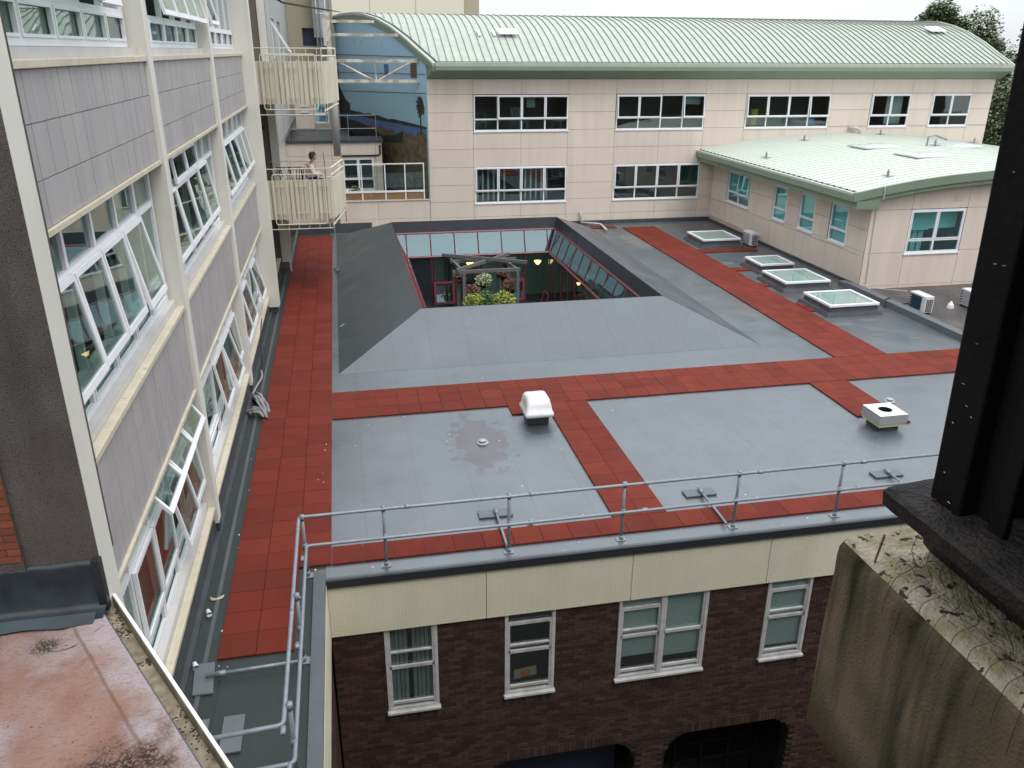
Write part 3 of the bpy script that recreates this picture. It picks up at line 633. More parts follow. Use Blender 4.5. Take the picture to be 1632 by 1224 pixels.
# ------------------------------------------------------------------ left building
lb = thing('hospital_block', 'long pale block on the left with cream piers, grey tile spandrels and open white windows', 'building')
PO = -2.5
piers = [(7.15, 7.55), (12.87, 13.14), (19.25, 19.55)]
for (a, b) in piers:
    z0 = -8 if a < 8 else 0.22
    bevel(MB().box(-2.95, PO, a, b, z0, 14.0).build('pier', 'cream', lb), .006)
MB().box(-3.3, -2.245, 25.9, 26.35, 0.22, 14).build('pier', 'cream', lb)
for (a, b) in piers[1:]: MB().box(-2.62, -2.502, a + .03, b - .03, 0.06, 0.22).build('pier_bracket', 'felt_dark', lb)
MB().box(-3.2, -2.3, 25.95, 26.3, 0.02, 0.22).build('pier_bracket', 'felt_dark', lb)
bays = [(7.55, 12.87), (13.14, 19.25), (19.55, 25.9)]
levels = [0, 1, 2]; F2F = 3.58
ntile = 0
tiles_stuff = MB()
for bi, (y0, y1) in enumerate(bays):
    for lv in range(3):
        zs_ = 0.48 + F2F * lv
        # sill: outer warm cream strip + inner white board
        bevel(MB().box(-2.64, -2.525, y0 + .003, y1 - .003, zs_, zs_ + .075).build('sill', 'cream_warm', lb), .008)
        MB().box(-2.74, -2.642, y0 + .003, y1 - .003, zs_ + .02, zs_ + .176).build('sill_board', 'sillwhite', lb)
        sof = zs_ + F2F - 1.37
        # window 5 lights, three rows
        O = (-2.735, y0 + .06, zs_ + .18); w = y1 - y0 - .12; h = sof - 0.02 - (zs_ + .18)
        op = {(0, 0, 2): {}, }
        openings = {}
        if bi == 0 and lv == 1: openings = {(0, 1): 9, (1, 1): 8, (2, 1): 8, (3, 1): 11}
        if bi == 0 and lv == 0: openings = {(2, 2): 38, (3, 2): 36, (4, 2): 34, (3, 1): 10, (4, 1): 6, (1, 1): .5, (2, 1): .5}
        if bi == 0 and lv == 2: openings = {(0, 1): 15, (1, 1): 17, (2, 1): 15, (3, 1): 11}
        if bi == 1 and lv == 1: openings = {(0, 1): 9, (1, 1): 9, (2, 1): 9, (3, 1): 9, (1, 2): 6, (2, 2): 6}
        if bi == 1 and lv == 0: openings = {(2, 1): 9, (3, 1): 14, (4, 1): 6}
        if bi == 1 and lv == 2: openings = {(1, 1): 13, (2, 1): 13, (3, 1): 13, (4, 1): 12}
        if bi == 2 and lv == 1: openings = {(0, 1): 12, (1, 1): 12, (2, 1): 12, (3, 1): 12, (4, 1): 11}
        if bi == 2 and lv == 0: openings = {(0, 1): 12, (1, 1): 12, (3, 1): 14}
        if bi == 2 and lv == 2: openings = {(0, 1): 14}
        window(lb, O, (0, 1, 0), (1, 0, 0), w, h, [.2] * 5, [.21, .53, .26], gl='glass', depth=.08, fr=.075, sash=.055, sill=0, openings=openings, sash_rows=(0,))
        MB().box(-2.66, -2.535, y0 + .003, y1 - .003, sof - .001, sof + .05).build('window_head', 'cream_warm', lb)
        # spandrel tiles above
        rows = [(sof + .055, sof + .46), (sof + .46, sof + .93), (sof + .93, zs_ + F2F - .003)]
        nt_ = 27 if bi == 0 else 31
        for r, (za, zb) in enumerate(rows):
            tw = (y1 - y0 - .01) / nt_
            shift = 0.0
            for q in range(nt_):
                ya = y0 + .005 + q * tw; pr = random.uniform(0, .004); g = .0022
                if (bi == 0 or (bi == 1 and lv == 1)) and lv < 2:
                    MB().box(-2.60, -2.573 + pr, ya + g, ya + tw - g, za + .004, zb - .004).build('spandrel_tile', 'spandrel', lb); ntile += 1
                else: tiles_stuff.box(-2.60, -2.573 + pr, ya + g, ya + tw - g, za + .004, zb - .004)
        MB().box(-2.70, -2.603, y0, y1, sof + .055, zs_ + F2F - .003).build('spandrel_backing', 'joint', lb)
        # floor slab + ceiling for the room behind
        MB().box(-7.4, -2.75, y0, y1, sof + .2, sof + .55).build('floor_slab', 'room', lb)
tag(tiles_stuff.build('spandrel_tile', 'spandrel', lb), kind='stuff')
MB().box(-7.5, -7.4, 7.2, 26, -8, 14).build('room_wall', 'room', lb)
for bi, (y0, y1) in enumerate(bays):
    MB().box(-7.4, -3.0, y1 + .05, y1 + .15, 0, 13).build('room_wall', 'room_dark' if bi == 1 else 'room', lb)
MB().box(-7.4, -2.75, 7.3, 25.9, 0.0, 0.45).build('floor_slab', 'room', lb)
# lowest spandrel (under the bottom sills)
MB().box(-2.70, -2.62, 7.56, 25.9, -8, 0.478).build('spandrel_backing', 'felt_dark', lb)
# curtains behind the front top windows, coloured things inside
for (y, z0, z1, m) in ((8.0, 7.9, 8.4, 'curtain_green'), (9.1, 7.9, 8.4, 'curtain_green'), (10.2, 7.9, 8.4, 'curtain_green')):
    b = MB(); rings = []
    for k in range(15): 
        yy = y - .45 + k * .07; rings.append([(-2.9 + .03 * (k % 2), yy, 7.85), (-2.9 + .03 * (k % 2), yy, 9.6)])
    b.loft(rings, False, False).build('curtain', m, lb)
for (y, z, wd) in ((8.1, 1.0, 2.3), (14.0, 1.0, 3.0)):
    MB().box(-2.86, -2.85, y, y + wd, z - .3, z + 1.2).build('window_screen', 'room_dark', lb)
for y in (12.0, 18.0, 24.5): MB().box(-3.0, -2.98, y - .25, y + .75, 4.2, 6.2).build('room_blind', 'curtain_green' if y < 13 else 'blind_pale', lb)
# end wall in brown roughcast, with red brick return
MB().box(-3.135, -2.502, 7.138, 7.6, 3.2, 14).build('end_wall', 'roughcast', lb)
eb = MB()
for r in range(60):
    z = 3.4 + r * .075
    for c_ in range(6):
        x = -3.14 - (c_ + 1) * .225 + (.1125 if r % 2 else 0)
        xa, xb = x + .005, min(x + .22, -3.139)
        if xb - xa > .03: eb.box(xa, xb, 7.105 + random.uniform(0, .004), 7.2, z + .005, z + .07)
tag(eb.build('brick', 'brick_red', lb), kind='stuff')
MB().box(-4.6, -3.137, 7.113, 7.3, 3.2, 14).build('mortar', 'roughcast', lb)
# further end of the block beyond the stair bay
MB().box(-9, -2.2, 31.7, 31.95, -8, 14).build('stair_wall', 'stair_shade', lb)
MB().box(-2.46, -2.203, 31.66, 31.698, 0.3, 14).build('pier', 'cream', lb)
MB().box(-7.5, -2.6, 26.35, 31.7, -.6, .45).build('stair_floor', 'render_grey', lb)
MB().box(-5.1, -5.0, 26.35, 31.7, 0, 14).build('stair_wall', 'stair_shade', lb)
MB().box(-2.62, -2.5, 26.36, 31.6, .40, .48).build('sill', 'cream_warm', lb)
window(lb, (-2.73, 26.5, .6), (0, 1, 0), (1, 0, 0), 5.0, 1.9, [.2] * 5, [.2, .6, .2], sill=0)
for z in (9.85, 6.3, 2.62): MB().box(-5.0, -2.6, 26.4, 31.65, z, z + .12).build('landing_slab', 'render_grey', lb)
far = MB(); wall_holes(far, 'x', -2.5, -2.2, 31.95, 47, 4.5, 14, [(34.2, 36.0, 6.9, 8.9), (38.0, 40.0, 6.9, 8.9)])
far.build('far_wall', 'render_grey', lb); MB().box(-2.8, -2.5, 31.95, 47, -8, 4.5).build('far_wall', 'cream', lb)
window(lb, (-2.28, 34.2, 6.9), (0, 1, 0), (1, 0, 0), 1.8, 2.0, [.5, .5], [.3, .7], gl='glass', openings={(0, 1): 30}, fr=.07)
window(lb, (-2.28, 38.0, 6.9), (0, 1, 0), (1, 0, 0), 2.0, 2.0, [.5, .5], [.3, .7], gl='glass', fr=.07)
window(lb, (-2.19, 34.2, 10.2), (0, 1, 0), (1, 0, 0), 1.8, 1.6, [.5, .5], [.3, .7], gl='glass', fr=.07, openings={(0, 1): 25})
MB().box(-2.75, -2.72, 32, 47, -8, 14).build('room_wall', 'room', lb)
MB().tube([(-2.9, 31.55, 2.9), (-2.9, 31.55, 6.8)], .04, 8).build('stair_pipe', 'white_dirty', lb)
for z in (3.1, 5.2): MB().tube([(-3.2, 31.6, z), (-2.6, 31.6, z)], .06, 6).build('pipe_bracket', 'black', lb)
MB().box(-3.5, -3.42, 26.6, 27.6, 3.4, 5.6).build('door_frame', 'white', lb)
# cream yard wall facing us at the end
yw = MB(); wall_holes(yw, 'y', 47, 47.3, -2.5, 0.1, -8, 14, [(-1.5, -.78, 8.0, 8.85), (-1.2, -.45, 4.15, 5.6)])
yw.build('yard_wall', 'render_yellow', lb)
MB().box(-1.5, -.78, 47.15, 47.2, 8.0, 8.85).build('window', 'navy', lb)
window(lb, (-1.2, 47.05, 4.15), (1, 0, 0), (0, -1, 0), .75, 1.45, [1], [.35, .65], fr=.08, gl='glass', sill=0)
MB().box(-2.2, -1.25, 46.93, 46.99, 3.9, 6.2).build('lower_panel', 'clad', lb)
for z in (4.7, 5.0, 5.3): MB().box(-1.95, -1.45, 46.88, 46.92, z, z + .05).build('vent_slat', 'white', lb)
MB().box(-.88, -.05, 46.2, 46.95, 8.4, 14).build('lift_shaft', 'render_grey', lb)
window(lb, (-.72, 46.19, 9.5), (1, 0, 0), (0, -1, 0), .5, .7, [1], [1], fr=.05, sill=0)
MB().box(-.42, -.12, 44.8, 45.0, 8.0, 9.25).build('vent_board', 'white_dirty', lb)
for x in (-.75, -.55, -.05): MB().tube([(x, 46.1, 6.5), (x, 46.1, 14)], .035, 6).build('pipe', 'galv', lb)

# ------------------------------------------------------------------ brick building below the roof edge
bb = thing('brick_wing', 'dark brick wing under the flat roof with white sash windows and cream fascia', 'building')
YB = 11.22
wins = [(.15, 1.04, -2.88, -1.112), (2.21, 3.11, -2.88, -1.112), (4.27, 5.97, -2.88, -1.112), (7.13, 8.02, -2.88, -1.112)]
archs = [(1.9, 4.8, -8, -4.5), (5.42, 8.1, -8, -4.5), (-0.4, 1.2, -8, -5.2)]
def inarch(x, z):
    for (a, b, c, d) in archs:
        if a < x < b and z < d:
            r = .55
            if z < d - r: return True
            if a + r < x < b - r: return True
            cx = a + r if x <= a + r else b - r
            if (x - cx) ** 2 + (z - (d - r)) ** 2 < r * r: return True
    return False
bx0, bx1 = -0.70, 17.4
bs = []
row = 0; z = -1.115 - .075
while z > -7.2:
    x = bx0 + (-.1125 if row % 2 else 0)
    while x < bx1:
        xa, xb = max(x, bx0) + .006, min(x + .225, bx1) - .006; zc = z + .0375
        skip = inarch((xa + xb) / 2, zc + .03) or inarch(xa + .02, zc) or inarch(xb - .02, zc)
        for (a, b, c, d) in wins:
            if c - .16 < zc < d and xb > a and xa < b:
                if zc < c and zc > c - .30: 
                    pass
                if xa < a - .04: xb = min(xb, a - .003)
                elif xb > b + .04: xa = max(xa, b + .003)
                else: skip = True
        if not skip and xb - xa > .03: bs.append((xa, xb, z + .007, z + .068))
        x += .225
    z -= .075; row += 1
def proj(x, z_):    # how large a brick shows: inside the frame and near
    d = V((x, YB, z_ - 7.8)); f = V(_r[2]); q = d.dot(f); uu = d.dot(V(_r[0])) / q * 1297 + 816; vv = d.dot(V(_r[1])) / q * 1297 + 612
    return (0 < uu < 1330 and 0 < vv < 1224), d.length
vis = [b for b in bs if proj((b[0] + b[1]) / 2, b[2])[0]]
vis.sort(key=lambda b: proj((b[0] + b[1]) / 2, b[2])[1]); near = set(vis[:300])
st = MB()
for b in bs:
    pr = random.uniform(0, .006)
    if b in near: MB().box(b[0], b[1], YB - .012 - pr, YB + .05, b[2], b[3]).build('brick', 'brick', bb)
    else: st.box(b[0], b[1], YB - .012 - pr, YB + .05, b[2], b[3])
for (a, b, c, d) in wins:     # soldier courses under the sills
    x = a - .05
    while x < b: st.box(x + .004, x + .066, YB - .02, YB + .05, c - .16 - .11, c - .052 - .11 + .05); x += .075
for (a, b, c, d) in archs[:2]:
    x = a + .35
    while x < b - .35: st.box(x + .004, x + .066, YB - .024, YB + .05, d + .01, d + .23); x += .075
z = -1.19; row = 0
while z > -7.2:               # the return wall on the left of the yard
    y = 2 + (-.1125 if row % 2 else 0)
    while y < 11.2: st.box(-.76, -.735 + random.uniform(0, .005), y + .005, y + .22, z + .005, z + .07); y += .225
    z -= .075; row += 1
tag(st.build('brick', 'brick', bb), kind='stuff')
mo = MB(); wall_holes(mo, 'y', YB, YB + .3, bx0, bx1, -8, -.02, wins + [(a, b, c, d) for (a, b, c, d) in archs])
mo.box(-1.0, -.745, 2, 11.5, -8, -.01)
mo.build('mortar_wall', 'mortar', bb)
for (a, b, c, d) in archs[:2]:   # rounded corners of the openings
    for (cx, sg) in ((a, 1), (b, -1)):
        pts = [(cx, YB, d)] + [(cx + sg * .55 - sg * .55 * math.cos(t * PI / 16), YB, d - .55 + .55 * math.sin(t * PI / 16)) for t in range(8, -1, -1)]
        MB().loft([[(p[0], YB + .001, p[2]) for p in pts], [(p[0], YB + .3, p[2]) for p in pts]]).build('arch_corner', 'mortar', bb)
# fascia panels
xs = [-.70, 1.88, 4.44, 7.02, 9.6, 12.2, 14.8, 17.4]
for a, b in zip(xs, xs[1:]): MB().box(a + .006, b - .006, 11.13, 11.2, -1.11, -.14).build('fascia_panel', 'panel_cream', bb)
MB().box(-.70, 17.4, 11.2, 11.218, -1.09, -.02).build('fascia_backing', 'black', bb)
MB().box(-.735, -.695, 2.0, 11.12, -1.11, -.05).build('fascia_panel', 'panel_cream', bb)
# sash windows
for wi, (a, b, c, d) in enumerate(wins):
    if wi == 2: ls = [.49, .51]
    else: ls = [1]
    W = b - a; H_ = d - c
    f = MB(); y1 = YB - .04; y0 = YB + .05; t = .06
    f.box(a, b, y1, y0, c, c + .05); f.box(a, b, y1, y0, d - .03, d); f.box(a, a + t, y1, y0, c + .05, d - .03); f.box(b - t, b, y1, y0, c + .05, d - .03)
    divs = [(a + t, b - t)] if wi != 2 else [(a + t, a + W * .49 - .04), (a + W * .49 + .04, b - t)]
    if wi == 2: f.box(a + W * .49 - .04, a + W * .49 + .04, y1 - .01, y0, c + .05, d - .03)
    fo = f.build('window', 'white_dirty', bb)
    for di, (p, q) in enumerate(divs):
        top = d - .03; hb = c + H_ * .52
        if wi in (1, 3) or (wi == 2 and di == 0): top = d - .28; MB().box(p, q, y1 + .02, y1 + .06, top, top + .06).build('transom', 'white_dirty', fo); MB().box(p, q, YB + .03, YB + .036, top + .06, d - .03).build('pane', 'glass_dark', fo)
        s = MB(); s.box(p, q, y1 + .015, y1 + .05, hb - .03, hb + .03); s.box(p, p + .035, y1 + .015, y1 + .05, c + .05, top); s.box(q - .035, q, y1 + .015, y1 + .05, c + .05, top); s.box(p + .035, q - .035, y1 + .015, y1 + .05, c + .12, c + .17)
        if not (wi == 2 and di == 1): s.box(p + .035, q - .035, y1 + .02, y1 + .06, top - .52 if wi == 0 else top - .45, top - .49 if wi == 0 else top - .42)
        s.build('sash', 'white_dirty', fo)
        MB().box(p, q, YB + .01, YB + .016, c + .17, hb - .03).build('pane', 'glass_dark', fo); MB().box(p, q, YB + .02, YB + .026, hb + .03, top).build('pane', 'glass_dark', fo)
        if wi == 0:
            for k in range(10):
                x = p + .04 + k * .073
                if 3.5 < k < 5.0: continue
                MB().obox((x, YB + .075, c + .1), (.062, .02 * (1 if k % 2 else -1), 0), (0, 0, H_ - .15), (0, .004, 0)).build('blind_slat', 'blind_grey', fo)
        if wi >= 2:
            low = c + (.32 if wi == 2 else .12) + (.1 if di == 0 else 0)
            MB().box(p, q, YB + .045, YB + .05, low, d).build('roller_blind', 'blind_pale', fo)
    bevel(MB().box(a - .02, b + .02, YB - .10, YB + .03, c - .055, c - .003).build('sill', 'white_dirty', fo), .008)
cd = thing('notice_card', 'buff card with an orange square propped inside the second sash window', 'card')
MB().obox((2.42, YB + .14, -2.72), (.42, .03, .02), (0, .03, .18), (0, .006, 0)).build('card', 'card', cd)
MB().obox((2.56, YB + .13, -2.68), (.16, .012, .008), (0, .02, .11), (0, .005, 0)).build('print', 'orange', cd)
rm = MB(); rm.box(bx0, bx1, 14.5, 14.6, -8, -.4); rm.box(bx0, bx1, YB + .3, 14.5, -.4, -.36); rm.box(bx0, bx1, YB + .3, 14.5, -4.1, -3.6)
for x in (-.7, 1.5, 3.7, 6.5, 9): rm.box(x, x + .1, YB + .32, 14.5, -3.6, -.4)
rm.build('room_wall', 'room_dark', bb)
ar = MB()
for x in (5.9, 6.5, 7.1, 7.7): ar.box(x, x + .05, 11.8, 11.85, -8, -4.6)
for z in (-5.0, -5.5, -6): ar.box(5.5, 8.05, 11.8, 11.84, z, z + .04)
ar.build('arch_glazing_bars', 'black_wood', bb)
MB().box(2.0, 4.7, 12.0, 12.02, -8, -5.0).build('arch_shutter', 'navy', bb)
tag(MB().box(-.7, 17.4, 0, 11.2, -8.0, -7.4).build('yard_floor', 'court'), kind='structure')
# bird net in front of the brick wing
bn = MB()
for i in range(172): x = -.68 + i * .05; bn.obox((x, 11.04, -4.2), (.0009, 0, 0), (0, .0009, 0), (0, 0, 4.12))
for i in range(84): z = -.08 - i * .05; bn.obox((-.68, 11.04, z), (8.6, 0, 0), (0, .0009, 0), (0, 0, .0009))
tag(bn.build('bird_net', 'net'), 'fine square-mesh bird net stretched over the cream fascia and brick wall', 'net')

# ------------------------------------------------------------------ guard rail
gr = thing('guard_rail', 'galvanised tube guard rail along the roof edge with counterweight slabs', 'railing')
RY, RX, RZ = 11.38, -1.03, 1.08
postx = [.27, 2.31, 4.29, 6.37, 8.36, 10.4, 12.45, 14.5]
for zr in (RZ, .56):
    xe = RX + (.0 if zr > 1 else .1)
    MB().tube(arcpts([(17.2, RY - .03 * (zr < 1), zr), (xe, RY - .03, zr), (xe, 7.06, zr), (-2.3, 6.98, zr)] if zr > 1 else [(17.2, RY - .02, zr), (xe - .03, RY - .05, zr), (xe - .03, 7.02, zr), (-2.3, 6.95, zr)], .07), .027, 10).build('rail', 'galv', gr, True)
def fitting(p, ax, L_=.09, r=.038):
    a = V(ax).normalized() * L_ / 2; MB().tube([V(p) - a, V(p) + a], r, 10).build('fitting', 'galv', gr, True)
for x in postx:
    MB().tube([(x, RY, .01), (x, RY, RZ + .03)], .027, 10).build('post', 'galv', gr, True)
    MB().box(x - .09, x + .07, RY - .06, RY + .06, .004, .014).build('base_plate', 'galv', gr)
    fitting((x, RY, RZ), (0, 0, 1)); fitting((x, RY, .56), (0, 0, 1), .1); fitting((x, RY, .05), (0, 0, 1), .07)
    for zr in (RZ, .56): fitting((x + .38, RY - .02, zr), (1, 0, 0), .1, .036)
for y in (11.33, 9.32, 7.33):
    MB().tube([(RX + .05, y, .01), (RX + .05, y, RZ + .02)], .027, 10).build('post', 'galv', gr, True)
    MB().box(RX - .03, RX + .15, y - .07, y + .07, .004, .014).build('base_plate', 'galv', gr)
    fitting((RX + .05, y, RZ), (0, 0, 1)); fitting((RX + .05, y, .56), (0, 0, 1), .1); fitting((RX + .05, y, .06), (0, 0, 1), .07)
    for zr in (RZ, .56): fitting((RX + .02 * (zr < 1), y - .35, zr), (0, 1, 0), .1, .031)
for i, x in enumerate((2.31, 6.27, 10.26, 14.3)):
    MB().tube([(x - .02, RY + .03, .07), (x, 12.68, .085)], .024, 10).build('strut', 'galv', gr, True)
    bevel(MB().box(x - .32, x + .30, 12.47, 12.72, .01, .045).build('counterweight', 'slab', gr), .008)
    fitting((x, 12.55, .085), (0, 1, 0), .1)
for y in (9.22, 7.02):
    MB().tube([(RX + .05, y, .10), (-2.24, y - .04, .09)], .025, 10).build('strut', 'galv', gr, True); fitting((-2.05, y - .03, .092), (1, 0, 0), .13)
bevel(MB().obox((-2.38, 8.9, .006), (.26, 0, 0), (-.05, .6, 0), (0, 0, .036)).build('counterweight', 'slab', gr), .008)
bevel(MB().obox((-1.93, 7.84, .006), (.26, 0, 0), (-.0, .6, 0), (0, 0, .036)).build('counterweight', 'slab', gr), .008)
bevel(MB().obox((-2.36, 7.84, .006), (.26, 0, 0), (-.0, .6, 0), (0, 0, .036)).build('counterweight', 'slab', gr), .008)

# ------------------------------------------------------------------ far building with barrel roof
fb = thing('barrel_roof_building', 'long peach panelled building with pale green barrel roof and mural gable', 'building')
YF = 38.4
cx = [3.96, 6.02, 8.26, 10.5, 12.78, 15.02, 17.25, 19.35, 21.55, 23.82, 26.05, 28.25, 29.45, 31.68, 32.92]
cz = [-0.02, .5, 1.23, 2.0, 2.81, 3.62, 4.44, 5.22, 6.0, 6.64]
fw = [(6.05, 10.5, 4.40, 5.97, 4), (12.82, 17.24, 4.40, 5.97, 4), (19.38, 23.84, 4.40, 5.95, 4), (26.09, 28.27, 4.40, 5.95, 2), (29.5, 31.74, 4.40, 5.95, 2), (6.08, 10.5, 1.13, 2.8, 4), (12.86, 17.26, 1.13, 2.8, 4)]
clad(fb, 'y', YF, cx, cz, [w_[:4] for w_ in fw])
fwall = MB(); wall_holes(fwall, 'y', YF + .002, YF + .22, 3.98, 32.9, -8, 6.7, [w_[:4] for w_ in fw]); fwall.build('frame_wall', 'clad_back', fb)
for i, (a, b, c, d, nl) in enumerate(fw):
    op = {}
    if i == 0: op = {(1, 1): 5, (2, 1): 0.5, (3, 1): .5}
    if i == 1: op = {(0, 1): 4, (1, 1): .5, (3, 1): 6}
    if i == 2: op = {(0, 1): 4, (1, 1): 4, (3, 1): 5, (2, 1): .5}
    if i >= 3: op = {(k, 1): .5 for k in range(nl)}
    if i >= 5: op = {(k, 1): (.5 if k < 3 else 3) for k in range(nl)}
    window(fb, (a, YF - .02, c), (1, 0, 0), (0, -1, 0), b - a, d - c, [1 / nl] * nl, [.33, .67], gl='glass_dark', openings=op, sill=.045, fr=.06, sash=.05)
inr = MB(); inr.box(4.2, 32.9, 40.9, 41.0, -8, 6.6)
inr.build('room_wall', 'room_green', fb)
inr = MB(); inr.box(4.2, 32.9, YF + .25, 40.9, 3.0, 3.55); inr.box(4.2, 32.9, YF + .25, 40.9, .0, .3); inr.box(4.2, 32.9, YF + .25, 40.9, 6.3, 6.6)
for x in (11.6, 18.3, 25.0, 28.9): inr.box(x, x + .1, YF + .25, 40.9, .3, 3.0); inr.box(x, x + .1, YF + .25, 40.9, 3.55, 6.3)
inr.build('floor_slab', 'room', fb)
for k in range(12):   # vertical blinds lower left
    MB().obox((6.2 + k * .26 + (1.0 if k > 5 else 0) * .5, YF + .3, 1.2), (.09, .03, 0), (0, 0, 1.55), (0, .004, 0)).build('blind_slat', 'blind_pale', fb)
for (a, b, c, d, m) in ((8.6, 9.0, 5.4, 5.9, 'blind_teal'), (16.25, 17.15, 5.5, 5.93, 'blind_teal'), (27.2, 28.1, 4.5, 5.9, 'blind_pale')):
    MB().box(a, b, YF + .35, YF + .36, c, d).build('roller_blind', m, fb)
for (x, z0, z1, m, lab, cat, nm) in ((20.1, 4.45, 5.25, 'yellow', 'tall yellow tub behind the third upper window', 'tub', 'tub'), (19.65, 4.45, 4.8, 'yellow', 'short yellow tub left of the tall yellow one', 'tub', 'tub'), (23.2, 4.45, 4.9, 'blue', 'blue carton behind the third upper window', 'carton', 'carton')):
    t = thing(nm, lab, cat)
    if nm == 'tub': MB().loft([[(x + r * math.cos(a * PI / 8), YF + .55 + r * math.sin(a * PI / 8), z) for a in range(16)] for r, z in ((.17, z0), (.2, z1 - .05), (.21, z1 - .05), (.21, z1), (.15, z1))]).build('tub_body', m, t)
    else: MB().box(x - .2, x + .15, YF + .4, YF + .7, z0, z1).build('carton_body', m, t)
# barrel roof shell
prof = [(37.72, 7.28), (37.95, 7.41), (38.45, 7.63), (38.95, 7.84), (39.99, 8.32), (41.35, 8.84), (42.62, 9.2), (43.85, 9.42), (44.9, 9.5), (46.2, 9.5), (47.7, 9.36), (49.3, 9.0), (50.9, 8.4), (52.2, 7.75), (53.1, 7.28)]
def xl(y): return 4.22 - .43 * (y - 37.95)
XR = 33.2
b = MB(); b.loft([[(xl(y), y, z), (XR, y, z), (XR, y, z - .08), (xl(y), y, z - .08)] for y, z in prof]); b.build('roof', 'green_light', fb)
def rib_me(x):
    pts = []
    for (y, z), (y2, z2) in zip(prof, prof[1:]):
        for t in (0, .5): pts.append((y + (y2 - y) * t, z + (z2 - z) * t))
    pts.append(prof[-1]); pts = [p for p in pts if xl(p[0]) < x - .02]
    b = MB(); b.loft([[(-.012, y, z - .01), (.012, y, z - .01), (.012, y, z + .045), (-.012, y, z + .045)] for y, z in pts]); return b
full = rib_me(10); o0 = full.build('roof_seam', 'seam', fb); rm_ = o0.data; o0.location = (4.5, 0, 0)
x = 4.5 + .335
while x < XR: inst('roof_seam', rm_, fb, (x, 0, 0)); x += .335
x = 4.5 - .335
while x > -1.6:
    q = rib_me(x)
    if len(q.v) > 8: q.build('roof_seam', 'seam', fb).location = (x, 0, 0)
    x -= .335
# eaves
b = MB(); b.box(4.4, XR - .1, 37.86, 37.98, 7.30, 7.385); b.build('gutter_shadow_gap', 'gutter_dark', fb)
b = MB(); b.box(4.30, XR, 37.66, 37.74, 7.19, 7.345); b.build('gutter', 'green_light', fb)
b = MB(); b.loft([[(4.27, 37.63, 7.02), (4.27, 37.74, 7.02), (4.27, 37.74, 7.188), (4.27, 37.63, 7.188)], [(XR + .02, 37.63, 7.02), (XR + .02, 37.74, 7.02), (XR + .02, 37.74, 7.188), (XR + .02, 37.63, 7.188)]]); b.build('fascia', 'green', fb)
b = MB(); b.loft([[(4.14, 37.76, 7.018), (3.97, 38.36, 6.645), (3.97, 38.5, 6.645), (3.97, 38.5, 7.2)], [(XR, 37.76, 7.018), (XR, 38.36, 6.645), (XR, 38.5, 6.645), (XR, 38.5, 7.018)]]); b.build('soffit', 'green', fb)
# arched verge on the mural gable
for (w0, w1, dz0, dz1, m) in ((-.14, .12, -.32, -.085, 'green'), (-.16, .0, -.08, .035, 'green_light')):
    b = MB(); pr2 = prof
    b.loft([[(xl(y) + w0, y, z + dz0), (xl(y) + w1, y, z + dz0), (xl(y) + w1, y, z + dz1), (xl(y) + w0, y, z + dz1)] for y, z in pr2]); b.build('verge', m, fb)
b = MB(); b.loft([[(xl(y) + .02, y, z + .0), (xl(y) + .1, y, z), (xl(y) + .1, y, z + .06), (xl(y) + .02, y, z + .06)] for y, z in prof]); b.build('verge_flashing', 'gutter_dark', fb)
b = MB(); b.loft([[(XR, y, z - .42), (XR + .1, y, z - .42), (XR + .1, y, z + .05), (XR, y, z + .05)] for y, z in prof]); b.build('verge', 'green_light', fb)
# gable board with the mural
def gx(y): return 3.96 - .43 * (y - 38.4)
gp = [(y, z) for y, z in prof if y >= 38.4]
b = MB(); bot = [(38.41, -.5)] + [(38.41, 7.3)] + [(y, z - .25) for y, z in gp] + [(53.0, -.5)]
b.loft([[(gx(y), y, z) for y, z in bot], [(gx(y) + .12, y + .05, z) for y, z in bot]]); b.build('mural_board', 'sky_paint', fb)
Gn = V((-1, -.43, 0)).normalized()
def mural(pts, m, name, d=.004):
    a = [V((gx(y), y, z)) + Gn * d for y, z in pts]; c = [V((gx(y), y, z)) + Gn * .0005 for y, z in pts]
    MB().loft([c, a]).build(name, m, fb)
rn = random.Random(5)
mural([(38.5, 5.9), (38.5, 4.0), (50, 4.0), (50, 6.3)], 'sky_paint_low', 'painted_horizon', .003)
sea = [(38.5, 4.55), (40.5, 4.6), (42, 4.68), (44, 4.72), (47, 4.8), (50, 4.86), (50, 3.6), (38.5, 3.6)]; mural(sea, 'sea_paint', 'painted_sea', .006)
hill = [(38.5, 4.6)] + [(39 + i * .5, 4.58 + .02 * i + rn.uniform(.0, .08)) for i in range(18)] + [(48, 4.7), (38.5, 4.5)]; mural(hill, 'dark_paint', 'painted_shore', .008)
top = [(38.5 + i * .35, 4.22 + .25 * math.sin(i * 1.3) * .3 + rn.uniform(-.12, .12) - .0 * i) for i in range(22)]; mural(top + [(46, 0), (38.5, 0)], 'bush_paint', 'painted_bushes', .010)
mural([(40.6, 4.25), (41.5, 4.0), (42.6, 3.9), (43.5, 4.1), (45, 4.35), (47.5, 4.5), (49, 4.4), (49, 3.6), (44, 3.5), (40.7, 3.7)], 'dark_paint', 'painted_headland', .013)
cr = [(39.0 + .34 * math.cos(a * PI / 12) * rn.uniform(.7, 1.1), 5.45 + .42 * math.sin(a * PI / 12) * rn.uniform(.75, 1.1)) for a in range(24)]

